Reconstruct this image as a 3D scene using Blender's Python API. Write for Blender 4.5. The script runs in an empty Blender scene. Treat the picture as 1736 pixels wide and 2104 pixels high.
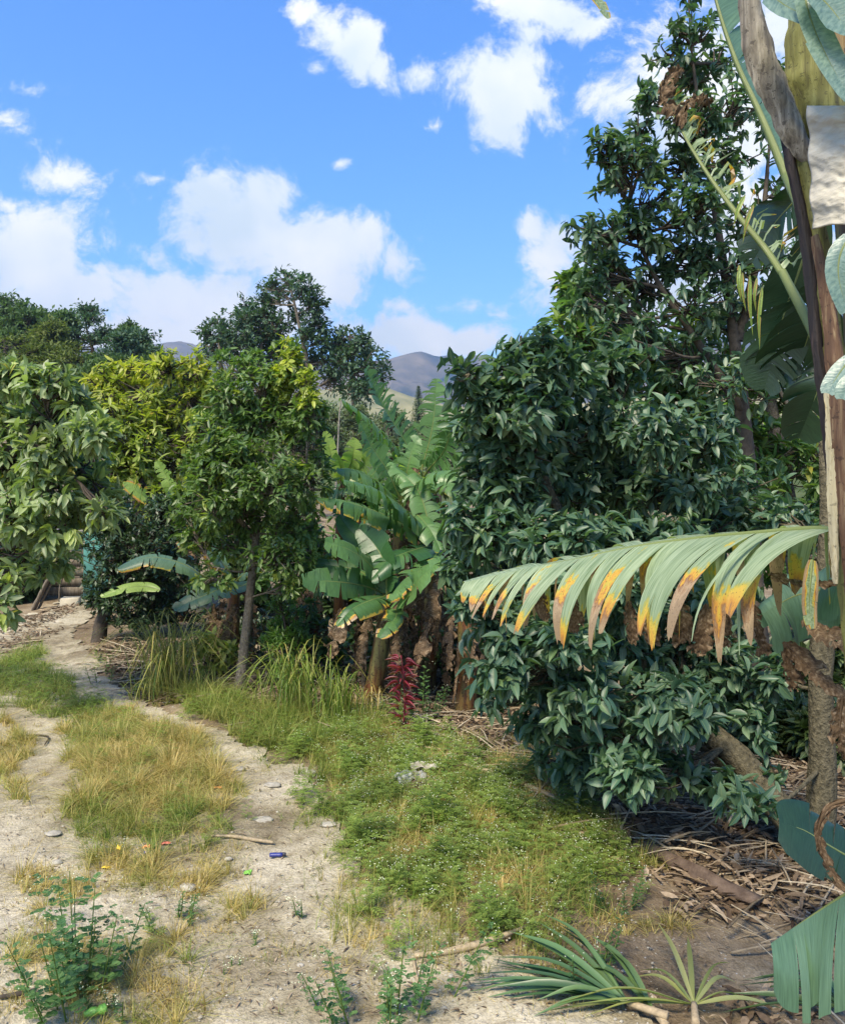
import bpy, math, random
import numpy as np
from mathutils import Vector

# ------------------------------------------------------------------ camera, sky, sun
SC = bpy.context.scene
CAMH = 2.0            # eye height, metres
F = 1751.0            # focal length in units of a 1736 x 2104 frame
CX, HY = 868.0, 1000.0   # centre column and horizon row of that frame
cam_d = bpy.data.cameras.new("camera")
cam = bpy.data.objects.new("camera", cam_d)
SC.collection.objects.link(cam)
cam.location = (0, 0, CAMH)
cam.rotation_euler = (math.radians(90), 0, 0)
cam_d.sensor_fit = 'VERTICAL'
cam_d.sensor_height = 24.0
cam_d.lens = 24.0 * F / 2104.0
cam_d.shift_y = -(1052.0 - HY) / 2104.0
cam_d.clip_start = 0.05
cam_d.clip_end = 20000
SC.camera = cam

SUN_EL, SUN_AZ = 52.0, -152.0      # azimuth measured from +Y (view direction) towards +X
SC.view_settings.view_transform = 'Standard'
SC.view_settings.look = 'None'
SC.view_settings.gamma = 1.0
SC.view_settings.exposure = 1.22
SC.cycles.max_bounces = 7
SC.cycles.diffuse_bounces = 4
SC.cycles.glossy_bounces = 2
SC.cycles.transmission_bounces = 4
SC.cycles.transparent_max_bounces = 6
SC.cycles.volume_bounces = 0
SC.cycles.use_denoising = True
SC.cycles.sample_clamp_indirect = 6.0

sd = bpy.data.lights.new("sun", 'SUN')
sd.energy = 3.7
sd.angle = math.radians(18)
sd.color = (1.0, 0.88, 0.68)
so = bpy.data.objects.new("sun", sd)
SC.collection.objects.link(so)
so.rotation_euler = (math.radians(90 - SUN_EL), 0, math.radians(180 - SUN_AZ))
so.location = (0, 0, 30)

# clouds: (x, y, rx, ry, tilt degrees, strength) in frame units = directions of the sky
CLOUDS = [
    (625, 20, 45, 50, 0, .8), (690, 70, 60, 60, 10, .9), (745, 95, 95, 70, 15, 1.3), (780, 130, 45, 55, 0, 1.0), (855, 147, 40, 32, 15, .75),
    (650, 130, 40, 20, -30, .5),
    (1115, 20, 140, 60, 0, 1.2), (1085, 70, 70, 32, 0, .9), (1190, 40, 80, 40, 0, .9), (1040, 95, 50, 14, -10, .55),
    (1040, 170, 125, 85, 0, 1.8), (1020, 245, 60, 75, 0, 1.0), (1110, 160, 55, 50, 0, .8), (1115, 240, 50, 22, 0, .5), (1045, 285, 40, 35, 0, .6),
    (900, 249, 52, 15, 0, .6), (705, 330, 16, 14, 0, .5), (1285, 195, 80, 50, 0, .8),
    (20, 262, 95, 28, 28, .62), (140, 352, 100, 28, 5, .62), (60, 195, 45, 14, 0, .3), (10, 410, 50, 22, 10, .55),
    (320, 360, 60, 15, 0, .6), (430, 400, 125, 80, 0, 1.3), (540, 400, 90, 55, 25, 1.0), (500, 480, 150, 100, 10, 1.9), (640, 505, 145, 75, 10, 1.7),
    (740, 500, 90, 55, 15, 1.1), (815, 535, 60, 40, 25, .9), (600, 560, 120, 90, 0, 1.1), (680, 590, 90, 60, 0, 1.1), (480, 600, 130, 70, 0, 1.0),
    (60, 530, 170, 100, 0, 1.7), (150, 470, 60, 55, -20, .8), (240, 490, 50, 40, 40, .5), (330, 530, 75, 35, 35, .7), (130, 610, 280, 85, 0, 1.5),
    (340, 630, 160, 75, 0, 1.4), (500, 660, 230, 70, 0, 1.7), (150, 690, 420, 60, 0, 1.6),
    (830, 620, 55, 30, 0, .9), (960, 628, 75, 22, 0, .6), (1020, 645, 40, 16, 0, .5), (720, 672, 80, 25, 0, .8), (850, 700, 150, 62, 0, 1.8), (970, 705, 150, 46, 0, 1.7),
    (1090, 470, 36, 30, 0, .85), (1130, 525, 65, 65, 0, 1.1), (1170, 580, 60, 60, 0, .9), (1180, 560, 60, 90, 0, .9),
    (1350, 640, 260, 120, 0, 1.2), (1500, 250, 260, 200, 0, 1.3), (1560, 520, 220, 250, 0, 1.3), (1430, 60, 120, 100, 0, 1.0), (1700, 100, 250, 300, 0, 1.2), (1600, 850, 260, 160, 0, 1.1),
    (868, 790, 900, 50, 0, .75),
]

def nd(nt, typ, loc=(0, 0), **kw):
    n = nt.nodes.new(typ)
    n.location = loc
    for k, v in kw.items():
        setattr(n, k, v)
    return n

def mth(nt, op, a, b=None, c=None, clamp=False):
    n = nd(nt, 'ShaderNodeMath', operation=op, use_clamp=clamp)
    for i, v in enumerate((a, b, c)):
        if v is None:
            continue
        if isinstance(v, (int, float)):
            n.inputs[i].default_value = v
        else:
            nt.links.new(v, n.inputs[i])
    return n.outputs[0]

def build_world():
    w = bpy.data.worlds.new("World")
    SC.world = w
    w.use_nodes = True
    nt = w.node_tree
    nt.nodes.clear()
    L = nt.links.new
    out = nd(nt, 'ShaderNodeOutputWorld')
    bg = nd(nt, 'ShaderNodeBackground')
    bg.inputs['Strength'].default_value = 0.13
    L(bg.outputs[0], out.inputs[0])
    sky = nd(nt, 'ShaderNodeTexSky', sky_type='NISHITA')
    sky.sun_disc = False
    sky.sun_elevation = math.radians(SUN_EL)
    sky.sun_rotation = math.radians(SUN_AZ)
    sky.altitude = 1500
    sky.air_density = 1.0
    sky.dust_density = 0.8
    sky.ozone_density = 1.6
    hs = nd(nt, 'ShaderNodeHueSaturation')
    hs.inputs['Saturation'].default_value = 1.34
    hs.inputs['Hue'].default_value = .508
    hs.inputs['Value'].default_value = SKYV
    L(sky.outputs[0], hs.inputs['Color'])
    tc = nd(nt, 'ShaderNodeTexCoord')
    sx = nd(nt, 'ShaderNodeSeparateXYZ')
    L(tc.outputs['Generated'], sx.inputs[0])
    yy = mth(nt, 'MAXIMUM', mth(nt, 'ABSOLUTE', sx.outputs[1]), 0.08)
    u = mth(nt, 'DIVIDE', sx.outputs[0], yy)
    v = mth(nt, 'DIVIDE', sx.outputs[2], yy)
    cb = nd(nt, 'ShaderNodeCombineXYZ')
    L(u, cb.inputs[0]); L(v, cb.inputs[1])
    # warp the coordinates a little so that no edge is a clean ellipse
    nz = nd(nt, 'ShaderNodeTexNoise')
    nz.inputs['Scale'].default_value = 7.0
    nz.inputs['Detail'].default_value = 4.0
    L(cb.outputs[0], nz.inputs['Vector'])
    s1 = nd(nt, 'ShaderNodeVectorMath', operation='SUBTRACT')
    L(nz.outputs['Color'], s1.inputs[0]); s1.inputs[1].default_value = (.5, .5, .5)
    s2 = nd(nt, 'ShaderNodeVectorMath', operation='MULTIPLY_ADD')
    L(s1.outputs[0], s2.inputs[0]); s2.inputs[1].default_value = (.06, .06, 0); L(cb.outputs[0], s2.inputs[2])
    acc = None
    for (px, py, rx, ry, tilt, st) in CLOUDS:
        mp = nd(nt, 'ShaderNodeMapping', vector_type='TEXTURE')
        mp.inputs['Location'].default_value = ((px - CX) / F, (HY - py) / F, 0)
        mp.inputs['Rotation'].default_value = (0, 0, math.radians(-tilt))
        mp.inputs['Scale'].default_value = (rx * 1.14 / F, ry * 1.14 / F, 1)
        L(s2.outputs[0], mp.inputs[0])
        ln = nd(nt, 'ShaderNodeVectorMath', operation='LENGTH')
        L(mp.outputs[0], ln.inputs[0])
        val = mth(nt, 'MULTIPLY_ADD', ln.outputs['Value'], -st, st)
        acc = val if acc is None else mth(nt, 'SMOOTH_MAX', acc, val, 0.12)
    n2 = nd(nt, 'ShaderNodeTexNoise')
    n2.inputs['Scale'].default_value = 10.0
    n2.inputs['Detail'].default_value = 11.0
    n2.inputs['Roughness'].default_value = 0.70
    n2.inputs['Distortion'].default_value = 0.25
    L(s2.outputs[0], n2.inputs['Vector'])
    dens = mth(nt, 'ADD', acc, mth(nt, 'MULTIPLY_ADD', n2.outputs['Fac'], 4.2, -2.10))
    mask = nd(nt, 'ShaderNodeMapRange', interpolation_type='SMOOTHSTEP')
    L(dens, mask.inputs['Value'])
    mask.inputs['From Min'].default_value = 0.0
    mask.inputs['From Max'].default_value = 0.85
    front = mth(nt, 'MULTIPLY', mask.outputs[0], mth(nt, 'GREATER_THAN', sx.outputs[2], -0.02))
    # soft grey modelling inside the clouds
    n3 = nd(nt, 'ShaderNodeTexNoise')
    n3.inputs['Scale'].default_value = 4.5
    n3.inputs['Detail'].default_value = 5.0
    L(s2.outputs[0], n3.inputs['Vector'])
    rp = nd(nt, 'ShaderNodeValToRGB')
    rp.color_ramp.elements[0].position = .36
    rp.color_ramp.elements[0].color = (.66, .73, .73, 1)
    rp.color_ramp.elements[1].position = .58
    rp.color_ramp.elements[1].color = (1.0, .965, .87, 1)
    L(n3.outputs['Fac'], rp.inputs[0])
    cm = nd(nt, 'ShaderNodeVectorMath', operation='SCALE')
    L(rp.outputs[0], cm.inputs[0]); cm.inputs['Scale'].default_value = CLOUDV
    mx = nd(nt, 'ShaderNodeMix', data_type='RGBA')
    L(front, mx.inputs['Factor']); L(hs.outputs[0], mx.inputs['A']); L(cm.outputs[0], mx.inputs['B'])
    L(mx.outputs['Result'], bg.inputs['Color'])
    w.cycles.sampling_method = 'MANUAL'
    w.cycles.sample_map_resolution = 512

SKYV = 1.16
HAZE = 0.00022
CLOUDV = 4.8
build_world()

# ------------------------------------------------------------------ helpers
rng = np.random.default_rng(7)

def wnoise(x, y, seed=0, octaves=4, scale=1.0):
    """cheap smooth noise, about -1..1: sums of rotated sines"""
    r = np.random.default_rng(seed)
    s = np.zeros_like(np.asarray(x, float)); a = 1.0; tot = 0
    f = 1.0 / scale
    for o in range(octaves):
        for k in range(4):
            th = r.uniform(0, 2 * math.pi); ph = r.uniform(0, 2 * math.pi); ff = f * r.uniform(.7, 1.4)
            s = s + a * np.sin((x * math.cos(th) + y * math.sin(th)) * ff * 2 * math.pi + ph) * .5
        tot += a; a *= .55; f *= 2.03
    return s / tot

def sstep(x, a, b):
    t = np.clip((x - a) / (b - a), 0, 1)
    return t * t * (3 - 2 * t)

def hgt(x, y):
    """height of the ground"""
    x = np.asarray(x, float); y = np.asarray(y, float)
    z = 0.035 * wnoise(x, y, 3, 3, 3.0) + 0.012 * wnoise(x, y, 4, 3, .5)
    # shallow ditch under the trees on the right
    line = x - (0.25 + (7.0 - y) * 0.55)          # right of the weedy bank
    z = z - 0.16 * sstep(line, 0.0, 0.9) * sstep(9.0 - y, 0, 1.0)
    # mound with the dry grass
    z = z + 0.07 * np.exp(-(((x + 1.9) / .7) ** 2 + ((y - 5.9) / 1.2) ** 2))
    # far terrain rises slowly to the left
    z = z + 14.0 * sstep(-x, 14, 75) * sstep(y, 18, 70)
    return z

def G(px, py):
    """point of the ground seen at frame position px, py"""
    z = 0.0
    for _ in range(8):
        d = (CAMH - z) * F / (py - HY)
        z = float(hgt((px - CX) * d / F, d))
    return Vector(((px - CX) * d / F, d, z))

def P(px, py, d):
    return Vector(((px - CX) * d / F, d, CAMH + (HY - py) * d / F))

def pix(x, y, z):
    return CX + x * F / y, HY + (CAMH - z) * F / y

def link(o, parent=None):
    SC.collection.objects.link(o)
    if parent is not None:
        o.parent = parent
    return o

def tag(o, label=None, cat=None, group=None, kind=None):
    if label: o['label'] = label
    if cat: o['category'] = cat
    if group: o['group'] = group
    if kind: o['kind'] = kind
    return o

def thing(name, label, cat, loc=(0, 0, 0), group=None):
    o = bpy.data.objects.new(name, None)
    o.empty_display_size = .2
    o.location = loc
    link(o)
    return tag(o, label, cat, group)

class MB:
    """collects quads with a colour channel (r, g, b) and uv, then makes ONE mesh object"""
    def __init__(self):
        self.v, self.f, self.c, self.u, self.n = [], [], [], [], 0
    def add(self, V, Fq, col=(.5, .5, .5), uv=None):
        V = np.asarray(V, float).reshape(-1, 3); Fq = np.asarray(Fq, np.int64).reshape(-1, 4)
        self.v.append(V); self.f.append(Fq + self.n)
        c = np.asarray(col, float)
        if c.ndim == 1: c = np.tile(c, (len(V), 1))
        self.c.append(c)
        self.u.append(np.zeros((len(V), 2)) if uv is None else np.asarray(uv, float))
        self.n += len(V)
    def build(self, name, mat, parent=None, smooth=True):
        V = np.concatenate(self.v); Fq = np.concatenate(self.f); C = np.concatenate(self.c); U = np.concatenate(self.u)
        if parent is not None:
            V = V - np.array(parent.location)
        me = bpy.data.meshes.new(name)
        me.vertices.add(len(V)); me.vertices.foreach_set("co", V.astype(np.float32).ravel())
        me.loops.add(Fq.size); me.loops.foreach_set("vertex_index", Fq.astype(np.int32).ravel())
        me.polygons.add(len(Fq)); me.polygons.foreach_set("loop_start", np.arange(0, Fq.size, 4, dtype=np.int32))
        me.polygons.foreach_set("loop_total", np.full(len(Fq), 4, np.int32))
        me.update(calc_edges=True)
        a = me.attributes.new("Col", 'FLOAT_VECTOR', 'POINT'); a.data.foreach_set("vector", C.astype(np.float32).ravel())
        a = me.attributes.new("UVc", 'FLOAT_VECTOR', 'POINT')
        a.data.foreach_set("vector", np.column_stack([U, np.zeros(len(U))]).astype(np.float32).ravel())
        if smooth:
            me.polygons.foreach_set("use_smooth", np.ones(len(Fq), bool))
        me.materials.append(mat)
        return link(bpy.data.objects.new(name, me), parent)

def norm(a):
    a = np.asarray(a, float)
    return a / (np.linalg.norm(a, axis=-1, keepdims=True) + 1e-9)

def curve(pts, n):
    """Catmull-Rom through pts, n samples, roughly even"""
    p = np.array([list(q) for q in pts], float)
    if len(p) == 2:
        t = np.linspace(0, 1, n)[:, None]
        return p[0] * (1 - t) + p[1] * t
    q = np.vstack([2 * p[0] - p[1], p, 2 * p[-1] - p[-2]])
    seg = len(p) - 1
    t = np.linspace(0, seg - 1e-6, n * 4); i = t.astype(int); u = (t - i)[:, None]
    a, b, c, d = q[i], q[i + 1], q[i + 2], q[i + 3]
    r = .5 * ((2 * b) + (-a + c) * u + (2 * a - 5 * b + 4 * c - d) * u ** 2 + (-a + 3 * b - 3 * c + d) * u ** 3)
    L = np.r_[0, np.cumsum(np.linalg.norm(np.diff(r, axis=0), axis=1))]
    s = np.linspace(0, L[-1], n)
    return np.column_stack([np.interp(s, L, r[:, k]) for k in range(3)])

def frames(p):
    t = norm(np.gradient(p, axis=0))
    ref = np.array([0, 0, 1.0]) if abs(t[0, 2]) < .9 else np.array([1.0, 0, 0])
    n = np.zeros_like(t); n[0] = norm(np.cross(t[0], ref))
    for i in range(1, len(t)):
        v = n[i - 1] - t[i] * np.dot(n[i - 1], t[i]); n[i] = norm(v)
    return t, n, np.cross(t, n)

def tube(mb, pts, rad, k=8, n=None, col=(.5, .5, .5), bump=0.0, flat=1.0, cap=False):
    n = n or max(3, len(pts))
    p = curve(pts, n)
    r = np.interp(np.linspace(0, 1, n), np.linspace(0, 1, len(rad)), rad) if hasattr(rad, '__len__') else np.full(n, rad)
    if cap:
        p = np.vstack([p[0] , p, p[-1]]); r = np.r_[r[0] * .02, r, r[-1] * .02]; 
        p[0] -= (p[2] - p[1]) * .02; p[-1] += (p[-2] - p[-3]) * .02; n += 2
    t, a, b = frames(p)
    if cap:
        t[0] = t[1]; a[0] = a[1]; b[0] = b[1]; t[-1] = t[-2]; a[-1] = a[-2]; b[-1] = b[-2]
    th = np.linspace(0, 2 * math.pi, k, endpoint=False)
    R = r[:, None] * np.ones(k)
    if bump:
        R = R * (1 + bump * wnoise(th[None] * 2 + p[:, :1] * 3, p[:, 2:3] * 9 + th[None] * 0, 11, 3, 1.5))
    V = p[:, None] + (a[:, None] * np.cos(th)[None, :, None] + b[:, None] * np.sin(th)[None, :, None] * flat) * R[..., None]
    i = np.arange(n - 1)[:, None] * k; j = np.arange(k)[None]; j2 = (j + 1) % k
    Fq = np.stack([i + j, i + j2, i + k + j2, i + k + j], -1)
    uv = np.stack(np.broadcast_arrays(th[None] / 6.283, np.linspace(0, 1, n)[:, None]), -1)
    mb.add(V, Fq, col, uv.reshape(-1, 2))

def leaf_template(kind):
    """unit leaf: x along the midrib 0..1, y across, z up"""
    if kind == 'full':
        xs = np.array([0, .12, .34, .58, .82, 1.0]); w = np.array([.03, .55, .97, 1.0, .60, .04]) * .5
        V = []
        for x, ww in zip(xs, w):
            z = -.26 * x * x
            V += [(x, -ww, z + ww * .22), (x, 0, z), (x, ww, z + ww * .22)]
        Fq = []
        for i in range(len(xs) - 1):
            a = i * 3
            Fq += [(a, a + 3, a + 4, a + 1), (a + 1, a + 4, a + 5, a + 2)]
    elif kind == 'mid':
        xs = np.array([0, .3, .7, 1.0]); w = np.array([.08, .95, .9, .06]) * .5
        V = []
        for x, ww in zip(xs, w):
            z = -.22 * x * x
            V += [(x, -ww, z + .04), (x, 0, z), (x, ww, z + .04)]
        Fq = []
        for i in range(3):
            a = i * 3
            Fq += [(a, a + 3, a + 4, a + 1), (a + 1, a + 4, a + 5, a + 2)]
    elif kind == 'small':
        V = [(0, -.05, 0), (0, .05, 0), (.5, -.5, .03), (.5, .5, .03), (1, -.05, -.14), (1, .05, -.14)]
        Fq = [(0, 2, 3, 1), (2, 4, 5, 3)]
    else:  # flake
        V = [(0, 0, 0), (.5, -.5, .05), (1, 0, -.1), (.5, .5, .05)]
        Fq = [(0, 1, 2, 3)]
    return np.array(V, float), np.array(Fq)

def add_leaves(mb, pos, dirs, nrm, L, W, kind='mid', col=None, curl=None):
    T, Fq = leaf_template(kind)
    n = len(pos)
    d = norm(dirs); s = norm(np.cross(nrm, d)); u = np.cross(d, s)
    L = np.broadcast_to(L, (n,)); W = np.broadcast_to(W, (n,))
    cz = np.ones(n) if curl is None else curl
    V = (pos[:, None] + T[None, :, 0, None] * d[:, None] * L[:, None, None]
         + T[None, :, 1, None] * s[:, None] * W[:, None, None]
         + T[None, :, 2, None] * u[:, None] * (L * cz)[:, None, None])
    Fa = Fq[None] + (np.arange(n) * len(T))[:, None, None]
    if col is None: col = rng.random((n, 3))
    C = np.repeat(np.asarray(col, float), len(T), axis=0)
    uv = np.tile(np.column_stack([T[:, 0], T[:, 1] + .5]), (n, 1))
    mb.add(V, Fa, C, uv)

def rosettes(mb, centres, outs, per, L, W, kind, r, spread=(.5, 1.35), droop=.35, g=.5, col_r=None, tw=.25, jit=.03):
    """whorls of leaves at the twig ends"""
    n = len(centres)
    c = np.repeat(centres, per, axis=0); o = np.repeat(norm(outs), per, axis=0)
    m = len(c)
    rv = norm(r.normal(size=(m, 3))); side = norm(np.cross(o, rv))
    ang = r.uniform(spread[0], spread[1], m)[:, None]
    d = o * np.cos(ang) + side * np.sin(ang)
    d[:, 2] -= droop * r.uniform(.3, 1.3, m)
    d = norm(d)
    up = np.tile([0, 0, 1.0], (m, 1)) + o * .35 + r.normal(size=(m, 3)) * tw
    nr = up - d * np.sum(up * d, axis=1, keepdims=True)
    ll = L * r.uniform(.62, 1.2, m)
    pos = c + r.normal(size=(m, 3)) * jit
    cr = np.repeat(r.random(n) if col_r is None else col_r, per) * .45 + r.random(m) * .55
    col = np.column_stack([cr, np.full(m, g) if np.isscalar(g) else np.repeat(g, per), r.random(m)])
    add_leaves(mb, pos, d, norm(nr), ll, W * ll / L * r.uniform(.8, 1.2, m), kind, col, r.uniform(.2, 1.7, m))

# ------------------------------------------------------------------ materials
def new_mat(name):
    m = bpy.data.materials.new(name); m.use_nodes = True
    nt = m.node_tree; nt.nodes.clear()
    out = nd(nt, 'ShaderNodeOutputMaterial')
    return m, nt, out

def ramp(nt, fac, stops):
    r = nd(nt, 'ShaderNodeValToRGB')
    e = r.color_ramp.elements
    e[0].position, e[0].color = stops[0][0], (*stops[0][1], 1)
    e[1].position, e[1].color = stops[-1][0], (*stops[-1][1], 1)
    for p, c in stops[1:-1]:
        x = e.new(p); x.color = (*c, 1)
    nt.links.new(fac, r.inputs[0])
    return r.outputs[0]

def noise(nt, scale, detail=3, rough=.55, vec=None, out='Fac', dist=0.0):
    n = nd(nt, 'ShaderNodeTexNoise')
    n.inputs['Scale'].default_value = scale; n.inputs['Detail'].default_value = detail
    n.inputs['Roughness'].default_value = rough; n.inputs['Distortion'].default_value = dist
    if vec is None:
        vec = nd(nt, 'ShaderNodeNewGeometry').outputs['Position']
    nt.links.new(vec, n.inputs['Vector'])
    return n.outputs[out]

def attr(nt, name):
    a = nd(nt, 'ShaderNodeAttribute', attribute_name=name)
    s = nd(nt, 'ShaderNodeSeparateXYZ'); nt.links.new(a.outputs['Vector'], s.inputs[0])
    return s.outputs, a.outputs['Vector']

def mixc(nt, f, a, b, mode='MIX'):
    m = nd(nt, 'ShaderNodeMix', data_type='RGBA', blend_type=mode)
    for s, v in (('Factor', f), ('A', a), ('B', b)):
        if isinstance(v, (int, float)): m.inputs[s].default_value = v
        elif isinstance(v, tuple): m.inputs[s].default_value = (*v, 1)
        else: nt.links.new(v, m.inputs[s])
    return m.outputs['Result']

def finish(nt, out, col, rough=.5, spec=.5, trans=0.0, tcol=None, bump=None, bstr=.3, bdist=.01):
    p = nd(nt, 'ShaderNodeBsdfPrincipled')
    if isinstance(col, tuple): p.inputs['Base Color'].default_value = (*col, 1)
    else: nt.links.new(col, p.inputs['Base Color'])
    if isinstance(rough, (int, float)): p.inputs['Roughness'].default_value = rough
    else: nt.links.new(rough, p.inputs['Roughness'])
    p.inputs['Specular IOR Level'].default_value = spec
    if bump is not None:
        b = nd(nt, 'ShaderNodeBump'); b.inputs['Strength'].default_value = bstr; b.inputs['Distance'].default_value = bdist
        nt.links.new(bump, b.inputs['Height']); nt.links.new(b.outputs[0], p.inputs['Normal'])
    sh = p.outputs[0]
    if trans:
        t = nd(nt, 'ShaderNodeBsdfTranslucent')
        c = tcol if tcol is not None else col
        if isinstance(c, tuple): t.inputs[0].default_value = (*c, 1)
        else: nt.links.new(c, t.inputs[0])
        m = nd(nt, 'ShaderNodeMixShader'); m.inputs[0].default_value = trans
        nt.links.new(sh, m.inputs[1]); nt.links.new(t.outputs[0], m.inputs[2])
        sh = m.outputs[0]
    nt.links.new(sh, out.inputs[0])

def foliage_mat(name, c0, c1, c2, young=(.22, .26, .03), rough=.42, spec=.5, trans=.28, yellow=0.0):
    """c0..c2 over the per-leaf value, attribute g blends in new growth and the painted sunlit crown tops"""
    m, nt, out = new_mat(name)
    A, vec = attr(nt, 'Col')
    stops = [(0.0, c0), (.5, c1), (.93 - yellow, c2)]
    if yellow: stops.append((.995 - yellow * .4, (.30, .24, .03)))
    c = ramp(nt, A[0], stops)
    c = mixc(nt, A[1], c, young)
    U, uv = attr(nt, 'UVc')
    # paler midrib and a slight mottling
    mid = mth(nt, 'LESS_THAN', mth(nt, 'ABSOLUTE', mth(nt, 'SUBTRACT', U[1], .5)), .035)
    c = mixc(nt, mth(nt, 'MULTIPLY', mid, .45), c, (.20, .25, .11))
    big = noise(nt, 1.6, 2)
    c = mixc(nt, .5, c, mixc(nt, 1.0, c, ramp(nt, big, [(.3, (.62, .62, .62)), (.7, (1.35, 1.35, 1.35))]), 'MULTIPLY'))
    tc = mixc(nt, 1.0, c, (2.2, 2.5, .9), 'MULTIPLY')
    finish(nt, out, c, rough, spec, trans, tc)
    return m

def banana_mat(name, g0=(.035, .085, .030), g1=(.075, .16, .055), rough=.38, spec=.5, trans=.3, pale=0.0):
    """UVc.x metres along the leaf, UVc.y 0 at the midrib..1 at the edge; Col.r damage, Col.g hue, Col.b midrib"""
    m, nt, out = new_mat(name)
    A, _ = attr(nt, 'Col'); U, uv = attr(nt, 'UVc')
    c = mixc(nt, A[1], g0, g1)
    mp = nd(nt, 'ShaderNodeMapping'); mp.inputs['Scale'].default_value = (160, 2.0, 1); nt.links.new(uv, mp.inputs[0])
    veins = noise(nt, 1.0, 3, .6, mp.outputs[0])
    c = mixc(nt, 1.0, c, ramp(nt, veins, [(.3, (.72, .74, .70)), (.7, (1.28, 1.22, 1.2))]), 'MULTIPLY')
    if pale:
        c = mixc(nt, mth(nt, 'MULTIPLY', ramp(nt, veins, [(.35, (0, 0, 0)), (.7, (1, 1, 1))]), pale), c, (.36, .42, .30))  # pale sky sheen of the leaf top mixed into the colour
    # damage creeps in from the edge
    mp2 = nd(nt, 'ShaderNodeMapping'); mp2.inputs['Scale'].default_value = (30, 4.0, 1); nt.links.new(uv, mp2.inputs[0])
    n2 = noise(nt, 1.0, 4, .6, mp2.outputs[0])
    v = mth(nt, 'ADD', mth(nt, 'MULTIPLY', A[0], mth(nt, 'MULTIPLY_ADD', mth(nt, 'POWER', U[1], 2.2), .95, .10)),
            mth(nt, 'MULTIPLY', mth(nt, 'SUBTRACT', n2, .5), mth(nt, 'MULTIPLY', A[0], .95)))
    st = [(.36, (0, 0, 0)), (.42, (1, 1, 1))]
    c = mixc(nt, ramp(nt, v, st), c, ramp(nt, v, [(.36, (.20, .24, .03)), (.47, (.44, .31, .04)), (.60, (.42, .20, .03)), (.67, (.20, .105, .045)), (.85, (.33, .235, .14)), (1.0, (.24, .17, .10))]))
    # black flecks inside the yellow
    fl = noise(nt, 9.0, 2, .5, mp2.outputs[0])
    yel = mth(nt, 'MULTIPLY', mth(nt, 'GREATER_THAN', v, .42), mth(nt, 'GREATER_THAN', fl, .64))
    c = mixc(nt, mth(nt, 'MULTIPLY', yel, .8), c, (.035, .02, .01))
    c = mixc(nt, A[2], c, (.17, .21, .065))
    tc = mixc(nt, 1.0, c, (2.1, 2.3, .9), 'MULTIPLY')
    finish(nt, out, c, rough, spec, trans, tc, bump=veins, bstr=.35, bdist=.004)
    return m

def simple_mat(name, c0, c1, scale=20, rough=.8, spec=.2, bstr=.4, bdist=.01, trans=0, detail=4, dist=0.0, stretch=None):
    m, nt, out = new_mat(name)
    vec = None
    if stretch:
        mp = nd(nt, 'ShaderNodeMapping'); mp.inputs['Scale'].default_value = stretch
        nt.links.new(nd(nt, 'ShaderNodeNewGeometry').outputs['Position'], mp.inputs[0]); vec = mp.outputs[0]
    n = noise(nt, scale, detail, .6, vec, dist=dist)
    c = ramp(nt, n, [(.3, c0), (.7, c1)])
    finish(nt, out, c, rough, spec, trans, None, n, bstr, bdist)
    return m

def two_tone(name, c0, c1, c2, rough=.7, spec=.25, trans=.2):
    """ramp over Col.r only"""
    m, nt, out = new_mat(name)
    A, _ = attr(nt, 'Col')
    c = ramp(nt, A[0], [(0, c0), (.5, c1), (1, c2)])
    n = noise(nt, 60, 2)
    c = mixc(nt, 1.0, c, ramp(nt, n, [(.3, (.75, .75, .75)), (.7, (1.25, 1.25, 1.25))]), 'MULTIPLY')
    finish(nt, out, c, rough, spec, trans)
    return m

M = {}
M['glossy'] = foliage_mat('glossy_leaf', (.018, .050, .031), (.045, .098, .056), (.115, .180, .100), young=(.18, .25, .05), rough=.46, spec=.5, trans=.24)
M['glossy2'] = foliage_mat('glossy_leaf_warm', (0.030, 0.074, 0.030), (0.061, 0.128, 0.047), (0.115, 0.189, 0.061), rough=.42, trans=.32, yellow=.02)
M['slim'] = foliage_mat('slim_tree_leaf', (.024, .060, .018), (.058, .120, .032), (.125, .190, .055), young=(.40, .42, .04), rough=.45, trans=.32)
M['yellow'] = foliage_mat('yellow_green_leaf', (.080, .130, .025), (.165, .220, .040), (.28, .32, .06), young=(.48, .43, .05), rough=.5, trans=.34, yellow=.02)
M['pale'] = foliage_mat('pale_leaf', (.070, .110, .045), (.150, .205, .095), (.27, .33, .18), young=(.36, .42, .07), rough=.45, trans=.30, yellow=.015)
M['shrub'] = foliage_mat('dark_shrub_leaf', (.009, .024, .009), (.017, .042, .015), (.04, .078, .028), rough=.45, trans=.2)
M['hill'] = foliage_mat('hillside_leaf', (0.027, 0.060, 0.027), (0.053, 0.098, 0.038), (0.090, 0.143, 0.053), young=(.10, .12, .03), rough=.7, spec=.15, trans=.2)
M['hill2'] = foliage_mat('olive_hill_leaf', (0.049, 0.073, 0.020), (0.084, 0.109, 0.028), (0.126, 0.154, 0.042), rough=.7, spec=.15, trans=.2)
M['euca'] = foliage_mat('grey_green_leaf', (0.019, 0.051, 0.035), (0.041, 0.086, 0.054), (0.074, 0.128, 0.078), rough=.6, spec=.3, trans=.18)
M['scrub'] = foliage_mat('scrub_leaf', (0.054, 0.084, 0.042), (0.090, 0.120, 0.066), (0.132, 0.156, 0.096), rough=.7, spec=.2, trans=.2)
M['weed'] = foliage_mat('weed_leaf', (.075, .125, .028), (.145, .21, .045), (.24, .30, .07), young=(.55, .58, .46), rough=.55, spec=.25, trans=.3)
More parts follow.
